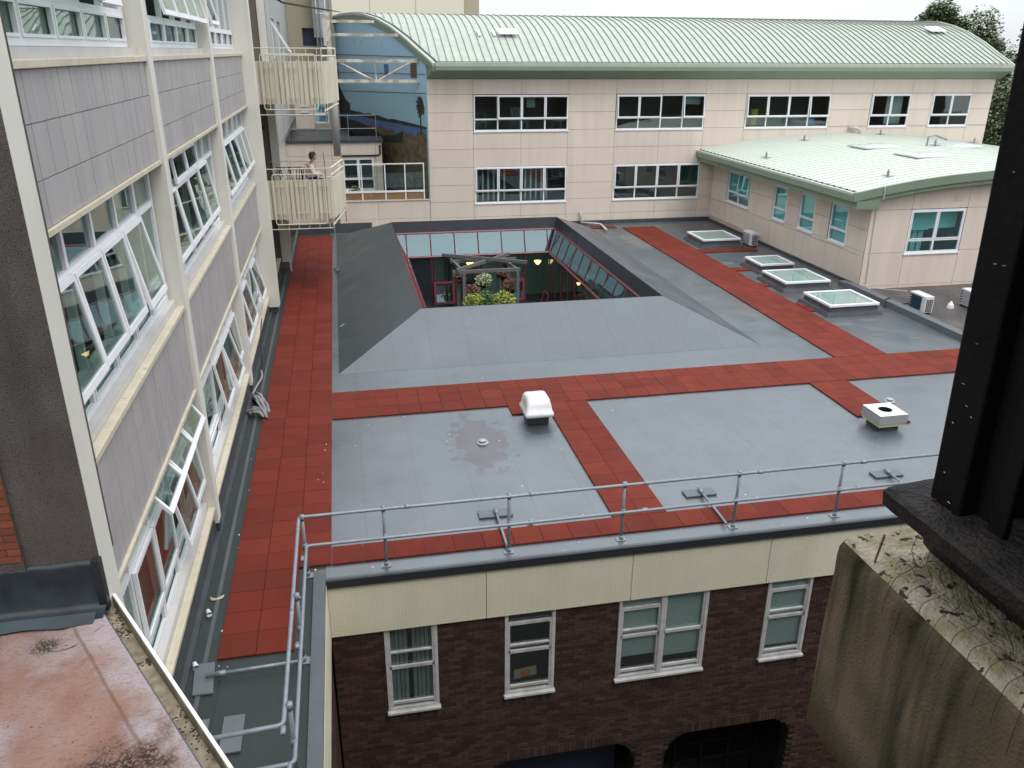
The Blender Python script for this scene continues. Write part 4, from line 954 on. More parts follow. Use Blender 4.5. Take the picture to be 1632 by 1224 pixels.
for k in range(15):
    a = k * 2 * PI / 15; r_ = rn.uniform(.38, .52); c_ = (39.0, 5.5)
    mural([(c_[0] + .07 * math.cos(a + 1.4), c_[1] + .07 * math.sin(a + 1.4)), (c_[0] + .07 * math.cos(a - 1.4), c_[1] + .07 * math.sin(a - 1.4)), (c_[0] + r_ * .75 * math.cos(a - .12), c_[1] + r_ * math.sin(a - .12)), (c_[0] + r_ * .8 * math.cos(a + .1), c_[1] + r_ * 1.05 * math.sin(a + .1) - .05)], 'dark_paint', 'painted_palm_frond', .014 + .0002 * k)
mural(cr[:1] + [(39.0 + .2 * math.cos(a * PI / 6), 5.45 + .26 * math.sin(a * PI / 6)) for a in range(1, 12)], 'dark_paint', 'painted_palm_crown', .0135); mural([(38.95, 5.3), (38.92, 4.2), (39.04, 4.2), (39.05, 5.3)], 'dark_paint', 'painted_palm_trunk', .012)
bl = [(47.5, 7.3), (47.2, 6.8), (47.3, 6.3), (47.0, 5.9), (46.5, 5.4), (46.0, 5.2), (46.05, 4.9), (46.5, 4.75), (49, 4.4), (49.5, 7.2)]; mural(bl, 'dark_paint', 'painted_tree', .012)
for (y, z) in ((45.1, 8.2), (44.4, 8.2), (42.3, 8.08)):
    mural([(y + .05, z + .1), (y - .05, z + .12), (y - .1, z - .03), (y, z - .16), (y + .08, z - .05)], 'blind_grey', 'painted_gull', .012)
mural([(45.9, 5.75), (45.75, 5.9), (45.6, 5.7), (45.75, 5.5)], 'card', 'painted_kite', .012)
mural([(42.15, 7.2), (41.75, 7.2), (41.75, 6.72), (42.15, 6.72)], 'sea_paint', 'vent_cover', .012)
vt = MB()
for k in range(9):
    z = 6.68 + k * .07; a, c = V((gx(39.7), 39.7, z)), V((gx(39.2), 39.2, z)); vt.obox(a + Gn * .005, c - a, V((0, 0, .05)), Gn * .03)
vt.build('louvre', 'rust', fb)
for (z0, z1) in ((7.55, 7.62), (6.85, 6.7), (6.05, 5.75)): mural([(38.5, z0), (38.5, z0 - .02), (49.5, z1 - .02), (49.5, z1)], 'dark_paint', 'board_joint', .015)
# roof furniture on the barrel
for (x, y, z) in ((8.0, 40.4, 8.5), (31.2, 41.4, 8.86)):
    MB().obox((x - .45, y - .3, z + .03), (.9, 0, 0), (0, .6, .22), (0, 0, .04)).build('roof_bracket', 'white', fb)
MB().obox((6.6, 40.2, 8.45), (.12, 0, 0), (0, .6, .22), (0, 0, .06)).build('roof_bracket', 'white', fb); MB().obox((7.3, 40.2, 8.45), (.12, 0, 0), (0, .6, .22), (0, 0, .06)).build('roof_bracket', 'white', fb)
MB().box(4.1, 32.9, 44.2, 53, -8, 7.25).build('rear_block', 'clad', fb)
MB().box(32.72, 32.94, YF + .03, 44.2, -8, 7.4).build('side_wall', 'clad', fb)
# waste pipe on the wall and outlet across the roof
MB().tube([(11.22, 38.3, .62), (11.22, 38.22, .6), (11.24, 38.2, .12)], .05, 8).build('waste_pipe', 'white_dirty', fb, True)
MB().tube(arcpts([(11.24, 38.15, .12), (12.05, 37.6, .12), (11.95, 36.3, .1)], .15), .05, 8).build('waste_pipe', 'white_dirty', fb, True)
MB().tube([(25.0, 38.3, 4.35), (25.3, 38.2, 4.38), (25.55, 38.15, 4.25), (25.6, 38.15, 3.95)], .08, 8).build('vent_pipe', 'white_dirty', fb, True)

# ------------------------------------------------------------------ pavilion
pv = thing('curved_roof_pavilion', 'peach panelled wing on the right under a shallow curved pale green roof', 'building')
py = [25.48, 26.6, 27.9, 28.86, 30.1, 31.0, 32.22, 34.3, 36.62, 38.36]; pz = [-.12, 1.1, 2.03, 2.95]
sw = [(34.36, 36.59, 1.25, 2.67), (31.06, 32.16, 1.25, 2.67), (28.91, 30.04, 1.25, 2.67), (26.68, 27.83, 1.25, 2.67)]
py = [25.48, 27.87, 30.1, 32.22, 34.32, 36.62, 38.36]
clad(pv, 'x', 18.0, py, pz, sw)
pw = MB(); wall_holes(pw, 'x', 18.002, 18.2, 25.5, 38.36, -1, 2.95, sw); pw.build('frame_wall', 'clad_back', pv)
for i, (a, b, c, d) in enumerate(sw):
    nl = 2 if i == 0 else 1
    window(pv, (17.99, b, c), (0, -1, 0), (-1, 0, 0), b - a, d - c, [1 / nl] * nl, [.33, .67], gl='glass_teal', sill=.05, sillw=.07, fr=.06, openings=({(1, 1): 5} if i == 0 else None), sash_rows=(1,))
    MB().box(18.10, 18.11, a, b, c + (.05 if i else .3), d).build('roller_blind', 'blind_teal', pv)
fxs = [18.0, 19.58, 21.82, 24.1, 26.4, 28.7, 31.0, 33.3]; fzs = [-.12, .0, 1.21, 2.74, 4.1]
def rz(x):   # roof top height over the arc
    P_ = [(17.1, 3.42), (18, 3.59), (19.2, 3.77), (20.5, 3.92), (22.3, 4.05), (24.5, 4.12), (26.0, 4.09), (27.8, 4.0), (29.5, 3.88), (31.7, 3.62), (34.2, 3.3)]
    for (a, za), (b, zb) in zip(P_, P_[1:]):
        if x <= b: return za + (zb - za) * (x - a) / (b - a)
    return P_[-1][1]
fwn = [(19.58, 21.82, 1.13, 2.74)]
for i in range(len(fxs) - 1):
    for j in range(len(fzs) - 1):
        a, b_, c, d = fxs[i], fxs[i + 1], fzs[j], fzs[j + 1]
        if i == 1 and j == 2: continue
        if i == 1 and j == 1: d = 1.13
        if j == 3: ztop = lambda x: rz(x) - .36
        else: ztop = lambda x: d
        q = MB(); nseg = 4 if j == 3 else 1; rr = []
        for k in range(nseg + 1):
            x = a + .008 + (b_ - a - .016) * k / nseg; zt = ztop(x) - .006
            rr.append([(x, 25.45, c + .006), (x, 25.48, c + .006), (x, 25.48, zt), (x, 25.45, zt)])
        q.loft(rr).build('panel', 'clad', pv)
pw = MB(); wall_holes(pw, 'y', 25.485, 25.7, 18.01, 33.3, -1, 3.3, fwn); pw.build('frame_wall', 'clad_back', pv)
window(pv, (19.6, 25.46, 1.15), (1, 0, 0), (0, -1, 0), 2.2, 1.57, [.5, .5], [.30, .70], gl='glass_teal', sill=.05, sash_rows=(1,), fr=.07)
MB().box(19.6, 20.7, 25.85, 25.86, 1.9, 2.8).build('roller_blind', 'blind_teal', pv); MB().box(20.7, 21.8, 25.85, 25.86, 1.95, 2.8).build('roller_blind', 'blind_teal', pv)
for x in (19.7, 19.95, 20.2, 20.45): MB().box(x, x + .2, 26.0, 26.02, 1.1, 2.4).build('curtain', 'blind_teal', pv)
for k in range(5): MB().box(21.2, 21.55, 25.425, 25.448, 3.0 + k * .06, 3.03 + k * .06).build('vent_slat', 'clad', pv)
rm = MB(); rm.box(22.5, 22.6, 25.7, 38.3, -1, 3.2); rm.box(18.2, 30, 25.7, 38.3, -.3, 0); rm.box(18.2, 30, 29.0, 29.1, 0, 3.2); rm.build('room_wall', 'room', pv)
# curved roof with ribs running over the arc
N_ = 34; X0, X1 = 17.2, 34.1
xsr = [X0 + (X1 - X0) * i / N_ for i in range(N_ + 1)]
q = MB(); q.loft([[(x, 25.15, rz(x)), (x, 38.37, rz(x)), (x, 38.37, rz(x) - .1), (x, 25.15, rz(x) - .1)] for x in xsr]); q.build('roof', 'green_pale', pv)
q = MB(); q.loft([[(x, -.012, rz(x) - .005), (x, .012, rz(x) - .005), (x, .012, rz(x) + .016), (x, -.012, rz(x) + .016)] for x in xsr[0:]]); ro = q.build('roof_seam', 'seam_pale', pv); ro.location = (0, 25.45, 0)
y = 25.45 + .4
while y < 38.3: inst('roof_seam', ro.data, pv, (0, y, 0)); y += .4
y = 25.45; cap = MB().box(17.13, 17.19, -.02, .02, 3.41, 3.455).build('seam_end', 'gutter_dark', pv); cap.location = (0, 25.45, 0)
y += .4
while y < 38.3: inst('seam_end', cap.data, pv, (0, y, 0)); y += .4
MB().box(17.0, 17.12, 25.05, 38.36, 3.33, 3.41).build('gutter', 'green_pale', pv)
MB().box(17.0, 17.1, 25.05, 38.36, 3.12, 3.328).build('fascia', 'green', pv)
MB().box(17.115, 17.985, 25.05, 25.446, 2.88, 3.15).build('eaves_box', 'green', pv)
q = MB(); q.loft([[(17.11, y, 3.118), (17.98, y, 2.95), (17.98, y, 2.82), (17.13, y, 2.90)] for y in (25.06, 38.36)]); q.build('soffit', 'green', pv)
q = MB(); q.loft([[(x, 25.04, rz(x) - .27), (x, 25.16, rz(x) - .27), (x, 25.16, rz(x) + .02), (x, 25.04, rz(x) + .02)] for x in [16.99] + xsr]); q.build('verge', 'green', pv)
q = MB(); q.loft([[(x, 25.1, rz(x) - .42), (x, 25.449, rz(x) - .42), (x, 25.449, rz(x) - .272), (x, 25.1, rz(x) - .272)] for x in [17.1] + xsr]); q.build('verge_soffit', 'green', pv)
for (x0, x1, y0, y1) in ((21.9, 23.6, 28.7, 30.2), (21.8, 23.6, 32.0, 33.3), (25.6, 27.2, 31.5, 33.0), (29.4, 31.0, 29.5, 31.0)):
    zc_ = rz((x0 + x1) / 2) - .02; rings = []
    for r, dz in ((1.0, .01), (1.0, .05), (.93, .09), (.75, .13), (.45, .16), (.1, .17)):
        mx_, my_ = (x0 + x1) / 2, (y0 + y1) / 2; hx, hy = (x1 - x0) / 2 * r, (y1 - y0) / 2 * r
        rings.append([(mx_ - hx, my_ - hy, zc_ + dz), (mx_ + hx, my_ - hy, zc_ + dz), (mx_ + hx, my_ + hy, zc_ + dz), (mx_ - hx, my_ + hy, zc_ + dz)])
    MB().loft(rings).build('dome_rooflight', 'dome', pv)
for (x, y) in ((21.4, 36.2), (26.2, 37.4), (19.0, 26.3), (25.3, 32.2), (29.5, 34.9), (18.0, 33.3)):
    z = rz(x); q = MB(); q.tube([(x, y, z), (x, y, z + .22)], .045, 8); q.tube([(x - .3, y, z + .05), (x + .3, y, z + .05)], .012, 4); q.tube([(x, y - .3, z + .05), (x, y + .3, z + .05)], .012, 4); q.tube([(x, y, z + .22), (x, y, z + .28)], .02, 6)
    q.build('roof_anchor', 'galv', pv)
MB().tube([(24.9, 32.2, 4.1), (24.9, 32.2, 4.5), (25.3, 32.3, 4.55), (26.0, 32.4, 4.35)], .04, 6).build('vent_pipe', 'galv', pv)
MB().tube([(18.05, 25.0, 3.62), (18.08, 25.02, 3.2), (18.15, 25.42, 3.1), (18.25, 25.42, .1), (18.3, 25.2, .02), (18.8, 23.9, .24)], .016, 6).build('drain_cable', 'white_dirty', pv)
MB().box(17.9, 17.97, 32.9, 38.2, .24, .34).build('cable_trunking', 'cream_warm', pv)

# ------------------------------------------------------------------ lower roof on the right with kerb
lr = tag(MB().box(17.75, 45, 8, 25.48, -.5, -.1).build('lower_roof', 'felt_lower'), kind='structure')
tag(MB().box(17.45, 17.75, 10, 25.44, -.5, .2).build('parapet_kerb', 'patch'), kind='structure')
tag(MB().box(17.45, 17.75, 25.441, 25.9, -.5, .15).build('parapet_kerb_end', 'patch'), kind='structure')
def ac(x, y, z, lab, name='air_conditioner', w=.8, d=.32, h=.6, face='x'):
    t = thing(name, lab, 'air conditioner', 'air conditioner units on the roofs'); t.location = (x, y, z)
    bevel(MB().box(0, d, 0, w, .06, h).build('casing', 'plastic', t), .015)
    MB().box(-.012, -.002, .18, w - .12, .10, h - .05).build('fan_guard', 'blue_net' if 'blue' in lab else 'metal_box', t)
    g = MB()
    for k in range(5): g.box(-.013, -.003, w - .1, w - .03, .12 + k * .09, .17 + k * .09)
    for i in range(4):
        for j in range(6): g.box(.05 + i * .06, .09 + i * .06, -.012, -.001, .1 + j * .07, .145 + j * .07)
    tag(g.build('side_grille', 'black', t), kind='stuff')
    MB().box(.02, d - .02, .05, .12, 0, .06).build('foot', 'black', t); MB().box(.02, d - .02, w - .12, w - .05, 0, .06).build('foot', 'black', t)
    return t
ac(17.12, 32.1, 0.0, 'small grey air conditioner against the pavilion wall beside the farthest rooflight')
ac(18.3, 22.3, -.1, 'white air conditioner with blue fan face on the lower brown roof behind the kerb')
ac(20.25, 22.3, -.1, 'white air conditioner half hidden by the dark window post')
cn = thing('roof_cowl', 'small pale cone between the two air conditioners on the lower roof', 'vent cowl')
MB().loft([[(19.75 + r * math.cos(a * PI / 6), 22.85 + r * math.sin(a * PI / 6), z) for a in range(12)] for r, z in ((.12, -.1), (.1, .0), (.03, .12))]).build('cone', 'plastic', cn)
tag(MB().tube([(17.3, 22.9, .02), (17.5, 23.2, .22), (17.7, 23.3, .22), (18.0, 23.2, .0), (18.4, 23.0, .1)], .02, 6).build('cable', 'black'), 'black cable crossing the kerb to the blue-faced air conditioner', 'cable')

# ------------------------------------------------------------------ rooflights on the main roof
def skylight(x0, x1, y0, y1, lab):
    t = thing('rooflight', lab, 'rooflight', 'square white framed rooflights')
    e_ = .07
    q = MB(); q.loft([ring(x0 - e_ - .05, x1 + e_ + .05, y0 - e_ - .05, y1 + e_ + .05, .003), ring(x0 - e_, x1 + e_, y0 - e_, y1 + e_, .12), ring(x0 + .02, x1 - .02, y0 + .02, y1 - .02, .14), ring(x0 + .05, x1 - .05, y0 + .05, y1 - .05, .29)]); q.build('upstand', 'felt_dark', t)
    q = MB(); z0, z1, f_ = .29, .37, .09
    q.box(x0, x1, y0, y0 + f_, z0, z1); q.box(x0, x1, y1 - f_, y1, z0, z1); q.box(x0, x0 + f_, y0 + f_, y1 - f_, z0, z1); q.box(x1 - f_, x1, y0 + f_, y1 - f_, z0, z1)
    bevel(q.build('frame', 'white', t), .01)
    MB().box(x0 + f_, x1 - f_, y0 + f_, y1 - f_, z0 + .04, z1 - .012).build('pane', 'glass_sky', t)
    MB().box(x0 + f_, x1 - f_, y0 + f_, y1 - f_, .295, .30).build('sky_reflection_sheet', 'blind_pale', t)  # added pale sheet under the glass, stands in for reflected sky
skylight(15.0, 16.75, 32.3, 34.1, 'rooflight nearest the far building, beside the small grey air conditioner')
skylight(15.35, 16.75, 27.8, 29.15, 'smallest of the four rooflights, second from the far building')
skylight(14.97, 16.72, 25.25, 27.0, 'rooflight third from the far building, with reflections of the wall')
skylight(14.95, 16.72, 22.4, 24.05, 'rooflight nearest the viewer, at the pavilion corner')

# ------------------------------------------------------------------ roof vents
hd = thing('roof_fan', 'white domed fan cowl on a black upstand beside the red walkway junction', 'roof fan')
MB().box(3.72, 4.2, 16.22, 16.68, .003, .28).build('upstand', 'felt_dark', hd)
def sqr(cx_, cy_, hx, hy, z, r):
    pts = []
    for (sx, sy, a0) in ((1, 1, 0), (-1, 1, 90), (-1, -1, 180), (1, -1, 270)):
        for k in range(5): a = math.radians(a0 + k * 22.5); pts.append((cx_ + sx * (hx - r) + r * math.cos(a), cy_ + sy * (hy - r) + r * math.sin(a), z))
    return pts
MB().loft([sqr(3.95, 16.4, .31, .36, .245, .05), sqr(3.95, 16.4, .325, .375, .25, .05), sqr(3.95, 16.4, .325, .375, .33, .05), sqr(3.95, 16.4, .30, .345, .345, .06), sqr(3.95, 16.42, .285, .315, .48, .06), sqr(3.95, 16.44, .26, .27, .59, .07), sqr(3.95, 16.45, .235, .235, .625, .08), sqr(3.95, 16.45, .19, .19, .64, .09)]).build('cowl', 'plastic', hd, True)
bx = thing('roof_fan_box', 'square grey metal vent box with a round black hole on the short walkway spur', 'vent box')
MB().box(11.36, 11.82, 14.45, 14.95, .003, .13).build('upstand', 'felt_dark', bx)
MB().box(11.27, 11.925, 14.37, 15.02, .125, .19).build('foam_edge', 'foam', bx)
q = MB(); q.box(11.255, 11.94, 14.355, 14.375, .185, .4); q.box(11.255, 11.94, 15.015, 15.035, .185, .4); q.box(11.255, 11.275, 14.375, 15.015, .185, .4); q.box(11.92, 11.94, 14.375, 15.015, .185, .4); q.build('casing', 'metal_box', bx)
circ = [(11.6 + .15 * math.cos(a * PI / 16), 14.7 + .15 * math.sin(a * PI / 16)) for a in range(32)]
def sq_at(a):
    c, s = math.cos(a), math.sin(a); k = .35 / max(abs(c), abs(s)); return (11.5975 + .342 * (c / max(abs(c), abs(s))), 14.695 + .34 * (s / max(abs(c), abs(s))))
q = MB(); q.loft([[(*sq_at(a * PI / 16), .402) for a in range(32)], [(*c, .402) for c in circ]], True, False); q.build('lid', 'plastic', bx)
q = MB(); q.loft([[(*c, .401) for c in circ], [(*c, .25) for c in circ]], True, False); q.build('duct', 'black', bx)
MB().loft([[(*c, .26) for c in circ], [(*c, .25) for c in circ]]).build('vent_hole', 'black', bx)
hf = thing('roof_fan', 'pale fan cowl at the right, mostly hidden behind the dark window post', 'roof fan')
MB().box(14.75, 15.2, 15.2, 15.65, .003, .28).build('upstand', 'felt_dark', hf)
MB().loft([sqr(15.0, 15.45, .37, .37, .26, .05), sqr(15.0, 15.45, .37, .37, .33, .05), sqr(15.0, 15.45, .30, .30, .5, .09), sqr(15.0, 15.45, .16, .16, .64, .08)]).build('cowl', 'plastic', hf, True)
for i, (x, y, lab) in enumerate(((-2.4, 10.62, 'white paper cup lying by the left wall, level with the red tiles'), (-2.42, 9.47, 'white paper cup lying against the grey counterweight slab'), (2.84, 12.13, 'white cup lying by the front walkway near the second rail post'))):
    t = thing('paper_cup', lab, 'cup', 'littered white cups'); a = random.uniform(0, 6) if i < 2 else 0.3
    d = V((.35, -.94, 0)) if i < 2 else V((1, .1, 0)); p = V((x, y, .04))
    if i == 2: p = V((x, y, .045))
    MB().tube([p - d * .055, p + d * .055], [.028, .042], 12, False).build('cup_wall', 'white', t, True)
    MB().tube([p - d * .055, p - d * .05], .028, 12).build('cup_base', 'white', t)
rp = thing('rope_heap', 'tangled grey rope and cloth heap lying at the foot of the left wall', 'rope')
rn = random.Random(3)
for k in range(13):
    x0, y0 = -2.45 + rn.uniform(-.06, .1), 18.9 + rn.uniform(-.1, .2); x1, y1 = -2.08 + rn.uniform(-.12, .1), 17.75 + rn.uniform(-.2, .25)
    if k > 7: x0, y0, x1, y1 = -2.45 + rn.uniform(-.05, .05), 17.9 + rn.uniform(-.15, .15), -2.12, 17.7 + rn.uniform(-.2, .2)
    pts = [(x0 + (x1 - x0) * t + rn.uniform(-.03, .03), y0 + (y1 - y0) * t, .05 + .10 * math.sin(t * PI) + rn.uniform(0, .05)) for t in (0, .25, .5, .75, 1)]
    MB().tube(arcpts(pts, .08), [.03] * len(arcpts(pts, .08)), 6).build('strand', 'rope', rp, True)
MB().tube(arcpts([(-2.5, 19.1, .05), (-2.45, 19.6, .05), (-2.36, 20.2, .04), (-2.42, 20.7, .04)], .2), .03, 6).build('strand', 'rope', rp, True)
MB().tube([(-2.06, 17.8, .05), (-2.2, 18.6, .12), (-2.3, 18.9, .06)], .03, 6).build('strand', 'rope', rp, True)
tag(MB().tube([(-2.55, 23.4, .62), (-2.52, 22.5, .55), (-2.48, 21.8, .35), (-2.44, 21.2, .03), (-2.42, 20.7, .04)], .014, 5).build('cable', 'black'), 'thin dark cable hanging from the ground floor sill to the rope', 'cable')
tw = thing('glove', 'small pale crumpled glove on the felt left of the red path', 'glove')
for k in range(4): MB().tube([(-2.33, 10.95, .02), (-2.33 + (.07 if k % 2 else -.07), 10.95 + k * .02, .02), (-2.33 + (.10 if k % 2 else -.10), 11.0 + k * .015, .02)], [.016, .012, .006], 6).build('finger', 'card', tw)
for i, (x, y, a) in enumerate(((-.5, 31.2, .5), (-.42, 30.8, .8), (-.33, 23.9, .5))):
    t = MB().obox((x, y, .03), (.12 * math.cos(a), .5 * math.sin(a), .02), (-.06, .04, 0), (0, 0, .05)).build('wood_offcut', 'slab'); tag(t, ('pale offcut by the left path, farther one of the pair', 'pale offcut by the left path, nearer one of the pair', 'lone pale offcut beside the left felt slope')[i], 'offcut')
# droppings and specks scattered on the roof
dr = MB(); rn = random.Random(11)
for k in range(80):
    if k < 34: x, y = rn.uniform(-2.3, -.72), rn.uniform(7.3, 16)
    elif k < 42: x, y = rn.uniform(-.6, 8), rn.uniform(11.22, 11.5)
    else: x, y = rn.uniform(-.3, 16), rn.uniform(12.2, 20)
    r = rn.uniform(.006, .014); a = rn.uniform(0, 3); z = .0075 if x > -.88 or y > 11.4 else .0075
    if -.9 < x < -.7: z = .064
    dr.loft([[(x + r * math.cos(t * PI / 3 + a), y + 1.7 * r * math.sin(t * PI / 3 + a), zz) for t in range(6)] for zz in (z - .003, z)])
tag(dr.build('bird_droppings', 'dropping'), 'white bird droppings speckled over the roof', 'droppings', kind='stuff')

# ------------------------------------------------------------------ balconies of the stair bay
def balcony(dz, lab):
    t = thing('balcony', lab, 'balcony', 'ivory stair balconies'); y = 27.75
    zb, zt = 2.65 + dz, 3.9 + dz
    def corr(p0, p1, n):
        p0, p1 = V(p0), V(p1); d = (p1 - p0) / n; nr = V((d.y, -d.x, 0)).normalized()
        for k in range(n):
            MB().obox(p0 + d * k + V((0, 0, zb)), d * .72, nr * .07, V((0, 0, zt - zb))).build('panel_rib', 'balc', t)
            MB().obox(p0 + d * (k + .72) + V((0, 0, zb)) , d * .28, nr * .008, V((0, 0, zt - zb))).build('panel_groove', 'balc', t)
    corr((-2.4, y, 0), (-.36, y, 0), 14); corr((-.36, y, 0), (.03, 29.9, 0), 9)
    MB().poly([(-2.45, y + .05, zb + .38), (-.4, y + .05, zb + .38), (-.02, 29.9, zb + .38), (-.02, 31.6, zb + .38), (-2.6, 31.6, zb + .38)]).build('landing', 'render_grey', t)
    r = .016; yf = y - .13
    q = MB()
    q.tube([(-2.4, yf, 4.27 + dz), (-.36, yf, 4.27 + dz)], r, 6); q.tube([(-2.4, yf, 2.34 + dz), (-.38, yf, 2.34 + dz)], r, 6)
    q.tube([(-2.4, yf, 2.34 + dz), (-2.4, yf, 4.27 + dz)], r, 6); q.tube([(-.37, yf, 2.34 + dz), (-.37, yf, 4.27 + dz)], r, 6)
    q.build('outer_rail', 'balc', t)
    q = MB(); q.tube(arcpts([(-2.2, yf - .04, 3.3 + dz), (-2.2, yf - .04, 4.1 + dz), (-.57, yf - .04, 4.1 + dz), (-.57, yf - .04, 2.5 + dz), (-2.2, yf - .04, 2.5 + dz), (-2.2, yf - .04, 3.3 + dz)], .09), .018, 6); q.build('guard_loop', 'balc', t)
    for k in range(9):
        x = -2.02 + k * .18; lo, hi = (2.5, 4.06) if k % 3 == 0 else ((2.62, 4.06) if k % 3 == 1 else (2.5, 3.95))
        MB().tube([(x, yf - .03, lo + dz), (x, yf - .03, hi + dz)], .013, 5).build('guard_bar', 'balc', t)
    for k in range(3):
        for zz in (3.72, 2.86): MB().box(-2.15 + k * .68, -1.8 + k * .68, yf - .02, yf, zz + dz, zz + .02 + dz).build('cross_tie', 'balc', t)
    for k in range(6):
        x = -2.15 + k * .33
        MB().tube([(x, yf, 4.1 + dz), (x, yf, 4.27 + dz)], .01, 4).build('short_bar', 'balc', t); MB().tube([(x, yf, 2.34 + dz), (x, yf, 2.5 + dz)], .01, 4).build('short_bar', 'balc', t)
    q = MB()
    for zz in (4.27, 4.05): q.tube([(-.36, yf, zz + dz), (.05, 29.9, zz + dz)], .03, 6)
    q.tube([(.06, 29.8, zb + .0), (.06, 29.8, 4.3 + dz)], .02, 6); q.tube([(-.38, yf, zb - .2), (.04, 29.8, zb - .1)], .03, 6)
    q.build('side_rail', 'balc', t)
    q = MB()
    for zz in (3.45, 3.75, 4.05): q.tube([(-2.5, 31.4, zz + dz), (.0, 31.4, zz + dz)], .014, 5)
    for x in (-2.4, -1.8, -1.2, -.6, 0): q.tube([(x, 31.4, 2.75 + dz), (x, 31.4, 4.05 + dz)], .014, 5)
    q.build('rear_rail', 'balc', t)
    MB().tube([(-.36, yf, 1.9 + dz), (-.36, yf, 2.4 + dz)], .02, 6).build('drop_rod', 'galv', t)
    return t
balcony(0, 'lower ivory ribbed balcony where the person sits'); balcony(3.58, 'upper ivory ribbed balcony, empty, above the seated person')
MB_ = MB(); MB_.loft([[(-2.25, 31.2, 2.4), (-1.95, 31.2, 2.4), (-1.95, 31.35, 2.4), (-2.25, 31.35, 2.4)], [(-2.2, 31.2, 1.9), (-2.05, 31.2, 1.9), (-2.05, 31.3, 1.9), (-2.2, 31.3, 1.9)], [(-2.16, 31.2, 0.02), (-2.1, 31.2, 0.02), (-2.1, 31.27, 0.02), (-2.16, 31.27, 0.02)]])
tag(MB_.build('rainwater_hopper', 'balc'), 'pale hopper and downpipe under the lower balcony', 'downpipe')
tag(MB().tube([(-.12, 36, 3.7), (-.12, 36, 7.6)], .15, 16).build('steel_column', 'render_grey', None, True), 'round pale grey column rising between the balconies and the mural', 'column')
# steel stair beyond the lower balcony
es = thing('escape_stair', 'ivory steel escape stair with open treads behind the lower balcony', 'stairs')
for k in range(9): MB().box(-.55, .0, 30.2 + k * .17, 30.4 + k * .17, 3.6 - k * .17, 3.63 - k * .17).build('tread', 'balc', es)
for x in (-.58, .03): MB().obox((x, 30.1, 3.45), (.03, 0, 0), (0, 1.8, -1.75), (0, 0, .18)).build('stringer', 'balc', es); MB().tube([(x, 30.1, 4.5), (x, 31.8, 2.9)], .02, 6).build('handrail', 'balc', es)

# person sitting on the lower balcony
pe = thing('person', 'person with short brown hair in a pale pink hooded top and blue jeans, sitting sideways', 'person'); pe.location = (-1.08, 29.5, 3.04)
def skin(verts, edges, radii, name, m, parent, sub=1):
    me = bpy.data.meshes.new(name); me.from_pydata(verts, edges, []); o = bpy.data.objects.new(name, me); COL.objects.link(o); o.parent = parent
    me.materials.append(M[m]); md = o.modifiers.new('skin', 'SKIN'); md.use_smooth_shade = True
    for i, r in enumerate(radii): me.skin_vertices[0].data[i].radius = (r if isinstance(r, tuple) else (r, r))
    me.skin_vertices[0].data[0].use_root = True
    sb = o.modifiers.new('sub', 'SUBSURF'); sb.levels = sb.render_levels = sub; return o
bv = [(0, 0, .55), (0, 0, .75), (.03, 0, .98), (.08, 0, 1.12), (.10, 0, 1.20), (.15, 0, 1.27), (.165, 0, 1.34), (.15, 0, 1.40),
      (.05, -.17, 1.03), (.12, -.2, .80), (.32, -.16, .74), (.39, -.15, .74), (.05, .17, 1.03), (.12, .2, .8), (.32, .16, .74), (.39, .15, .74),
      (.05, -.1, .55), (.42, -.12, .56), (.40, -.12, .12), (.52, -.12, .06), (.05, .1, .55), (.42, .12, .56), (.40, .12, .12), (.52, .12, .06)]
be = [(0, 1), (1, 2), (2, 3), (3, 4), (4, 5), (5, 6), (6, 7), (2, 8), (8, 9), (9, 10), (10, 11), (2, 12), (12, 13), (13, 14), (14, 15), (0, 16), (16, 17), (17, 18), (18, 19), (0, 20), (20, 21), (21, 22), (22, 23)]
br = [.13, .11, .12, .06, .05, .08, .09, .07, .05, .042, .032, .035, .05, .042, .032, .035, .08, .06, .045, .04, .08, .06, .045, .04]
skin(bv, be, br, 'body', 'skin', pe, 2)
tv = [(0, 0, .58), (-.02, 0, .78), (.02, 0, .98), (.05, 0, 1.08), (.04, -.18, 1.02), (.12, -.21, .80), (.31, -.165, .745), (.04, .18, 1.02), (.12, .21, .80), (.31, .165, .745)]
skin(tv, [(0, 1), (1, 2), (2, 3), (2, 4), (4, 5), (5, 6), (2, 7), (7, 8), (8, 9)], [.155, .15, .15, .09, .08, .062, .048, .08, .062, .048], 'hooded_top', 'hoodie', pe, 2)
skin([(0, 0, .58), (.06, -.1, .55), (.43, -.12, .56), (.405, -.12, .14), (.06, .1, .55), (.43, .12, .56), (.405, .12, .14)], [(0, 1), (1, 2), (2, 3), (0, 4), (4, 5), (5, 6)], [.15, .095, .075, .058, .095, .075, .058], 'jeans', 'denim', pe, 2)
skin([(-.06, 0, 1.12), (-.04, 0, 1.05)], [(0, 1)], [.09, .11], 'hood', 'hoodie', pe, 2)
MB().loft([[(.10 + .03 * q + r * math.cos(a * PI / 8), r * .85 * math.sin(a * PI / 8), 1.25 + q * .21) for a in range(16)] for r, q in ((.05, -.1), (.085, .1), (.105, .35), (.11, .6), (.10, .85), (.065, 1.03), (.02, 1.09))]).build('hair', 'hair', pe, True)
pe.scale = (1.12, 1.12, 1.05)
